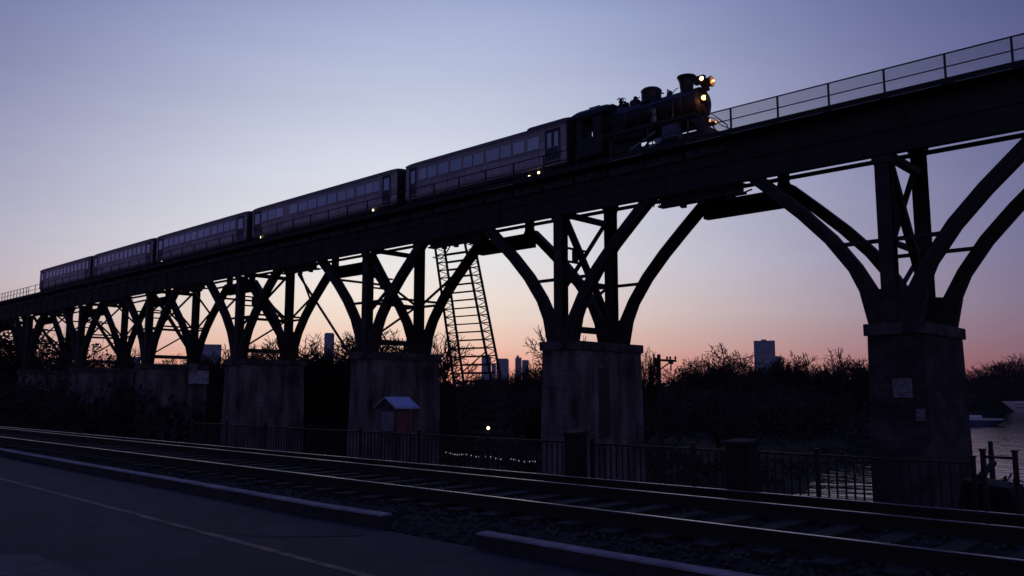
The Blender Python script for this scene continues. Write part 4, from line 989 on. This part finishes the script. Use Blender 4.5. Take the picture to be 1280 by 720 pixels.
# ------------------------------------------------------------------ skyline
def tower(xa, xb, ytop, dist, label, steps=(), cap=None, group=None, nf=8):
    pa = at(xa,ytop,dist); pb = at(xb,ytop,dist); d = (pb-pa); d.z = 0; wd = d.length; d.normalize(); nrm = Vector((-d.y,d.x,0))
    if nrm.dot(pa) < 0: nrm = -nrm
    t = empty('tower_block', ((pa.x+pb.x)/2,(pa.y+pb.y)/2,-4), label, 'building', group)
    def blk(x0,x1,z0,z1,dep,name,m,off=0):
        c = [pa+d*x0+nrm*off, pa+d*x1+nrm*off, pa+d*x1+nrm*(off+dep), pa+d*x0+nrm*(off+dep)]
        b = MB(); b.prism([(q.x,q.y) for q in c],'z',z0,z1); return b.build(name,m,t)
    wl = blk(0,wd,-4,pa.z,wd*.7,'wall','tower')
    if nf == 14:
        fh = (pa.z-8)/nf; nc = 7; w0 = None
        for i in range(nf):
            for j in range(nc):
                q0 = pa+d*(wd*(j+.2)/nc)-nrm*.15; z0 = 8+fh*i+.3*fh
                if w0 is None:
                    q1 = q0+d*(wd*.6/nc); b = MB(); b.prism([(q0.x,q0.y),(q1.x,q1.y),(q1.x+nrm.x*.1,q1.y+nrm.y*.1),(q0.x+nrm.x*.1,q0.y+nrm.y*.1)],'z',z0,z0+.45*fh)
                    w0 = b.build('window','tower_win',t); o0 = Vector((q0.x,q0.y,z0))
                else:
                    c_ = w0.copy(); col.objects.link(c_); c_.location = Vector((q0.x,q0.y,z0))-o0
    for (u0,u1,dz) in steps: blk(wd*u0,wd*u1,-4 if dz<0 else pa.z-.5,pa.z+dz,wd*.4,'annex' if dz<0 else 'roof_plant','tower',off=wd*.1)
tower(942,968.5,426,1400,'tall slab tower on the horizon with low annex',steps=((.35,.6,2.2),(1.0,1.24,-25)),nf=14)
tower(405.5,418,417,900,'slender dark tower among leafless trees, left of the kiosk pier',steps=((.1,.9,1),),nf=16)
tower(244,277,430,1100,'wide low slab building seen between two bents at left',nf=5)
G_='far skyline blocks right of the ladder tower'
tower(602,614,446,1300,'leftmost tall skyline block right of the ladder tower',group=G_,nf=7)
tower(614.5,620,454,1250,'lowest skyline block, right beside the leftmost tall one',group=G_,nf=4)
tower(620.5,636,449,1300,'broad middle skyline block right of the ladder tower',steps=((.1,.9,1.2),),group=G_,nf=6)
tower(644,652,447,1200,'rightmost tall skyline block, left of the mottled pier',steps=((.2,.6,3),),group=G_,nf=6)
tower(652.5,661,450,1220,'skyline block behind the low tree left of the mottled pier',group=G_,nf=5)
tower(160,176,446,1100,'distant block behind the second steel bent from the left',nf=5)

# ------------------------------------------------------------------ boats
bt = empty('ferry', (470,70,-6.5), 'long pale moored vessel cut by the right edge of the view', 'boat')
def hull(t, P, Q, bow, wd, z0, z1, m, name='hull'):
    P = Vector(P); Q = Vector(Q); d = (Q-P).normalized(); nrm = Vector((-d.y,d.x,0)); b = MB()
    secs = [(0,0,.02),(.08,.4,.35),(.2,.7,.75),(.4,.95,1),(.9,1,1),(1,.95,.95)]
    Lh = (Q-P).length
    for (u_,kb,kt) in secs:
        c0 = P+d*(u_*Lh+bow*(1-u_)); c1 = P+d*(u_*Lh)
        for (c,k,z) in ((c0,kb,z0),(c1,kt,z1)):
            b.v += [c-nrm*wd/2*k+Vector((0,0,z)), c+nrm*wd/2*k+Vector((0,0,z))]
    for i in range(len(secs)-1):
        a = 4*i; c = a+4; b.f += [(a,c,c+2,a+2),(a+1,a+3,c+3,c+1),(a+2,c+2,c+3,a+3),(a,a+1,c+1,c)]
    b.f += [(0,2,3,1),(4*len(secs)-4,4*len(secs)-3,4*len(secs)-1,4*len(secs)-2)]
    return b.build(name,m,t)
bt.location = (445,97,-6.5); bt['_o'] = (445,97,-6.5)
P_ = at(1252,500,420); Q_ = P_+rt*60+Vector((5,5,0)); P_.z = 0; Q_.z = 0
bt.location = (P_.x,P_.y,-6.5); bt['_o'] = (P_.x,P_.y,-6.5)
hl_ = hull(bt,P_,Q_,6,9,-6.6,-1.9,'boat_white'); 
c = (P_+Q_)/2; dd = (Q_-P_).normalized()
b = MB(); b.beam(P_+dd*18+Vector((0,0,-1.1)),Q_+Vector((0,0,-1.1)),6,1.6); b.build('deckhouse','boat_white',bt)
b = MB(); nn = Vector((-dd.y,dd.x,0)); 
if nn.dot(P_)>0: nn=-nn
for q in (-3.2,-4.6): b.beam(P_+dd*3+nn*4.45+Vector((0,0,q)),Q_+nn*4.6+Vector((0,0,q)),.3,.35)
b.build('rubbing_strake','boat_blue',bt)
mb_ = empty('motorboat', (250,61,-6.5), 'low dark blue motorboat with white top on the river behind the right pier', 'boat')
P_ = at(1256,520,245); Q_ = at(1212,520,245); P_.z=0; Q_.z=0
mb_.location = (P_.x,P_.y,-6.5); mb_['_o'] = (P_.x,P_.y,-6.5)
hull(mb_,P_,Q_,2.0,2.8,-6.6,-5.2,'boat_blue'); hull(mb_,P_+Vector((0,0,1.41)),Q_+Vector((0,0,1.41)),.6,2.8,-6.6,-6.2,'boat_white','gunwale')
dd = (Q_-P_).normalized(); MB().beam(P_+dd*5+Vector((0,0,-4.4)),P_+dd*10.3+Vector((0,0,-4.4)),1.9,.8).build('cabin','boat_white',mb_,bevel=.2)

# ------------------------------------------------------------------ haze
mh = bpy.data.materials.new('haze_air'); mh.use_nodes = True; t = mh.node_tree; t.nodes.clear()
pv = t.nodes.new('ShaderNodeVolumePrincipled'); pv.inputs['Color'].default_value = (.80,.84,.95,1); pv.inputs['Density'].default_value = .00007; pv.inputs['Anisotropy'].default_value = 0
om = t.nodes.new('ShaderNodeOutputMaterial'); t.links.new(pv.outputs[0], om.inputs['Volume'])
hz_ = MB().box(-3050, 4550, -3050, 4050, -13, 106).build('haze', mh); tag(hz_, 'thin evening haze over river and far bank', kind='stuff')

# housekeeping: drop the helper property
for o in bpy.data.objects:
    if '_o' in o: del o['_o']
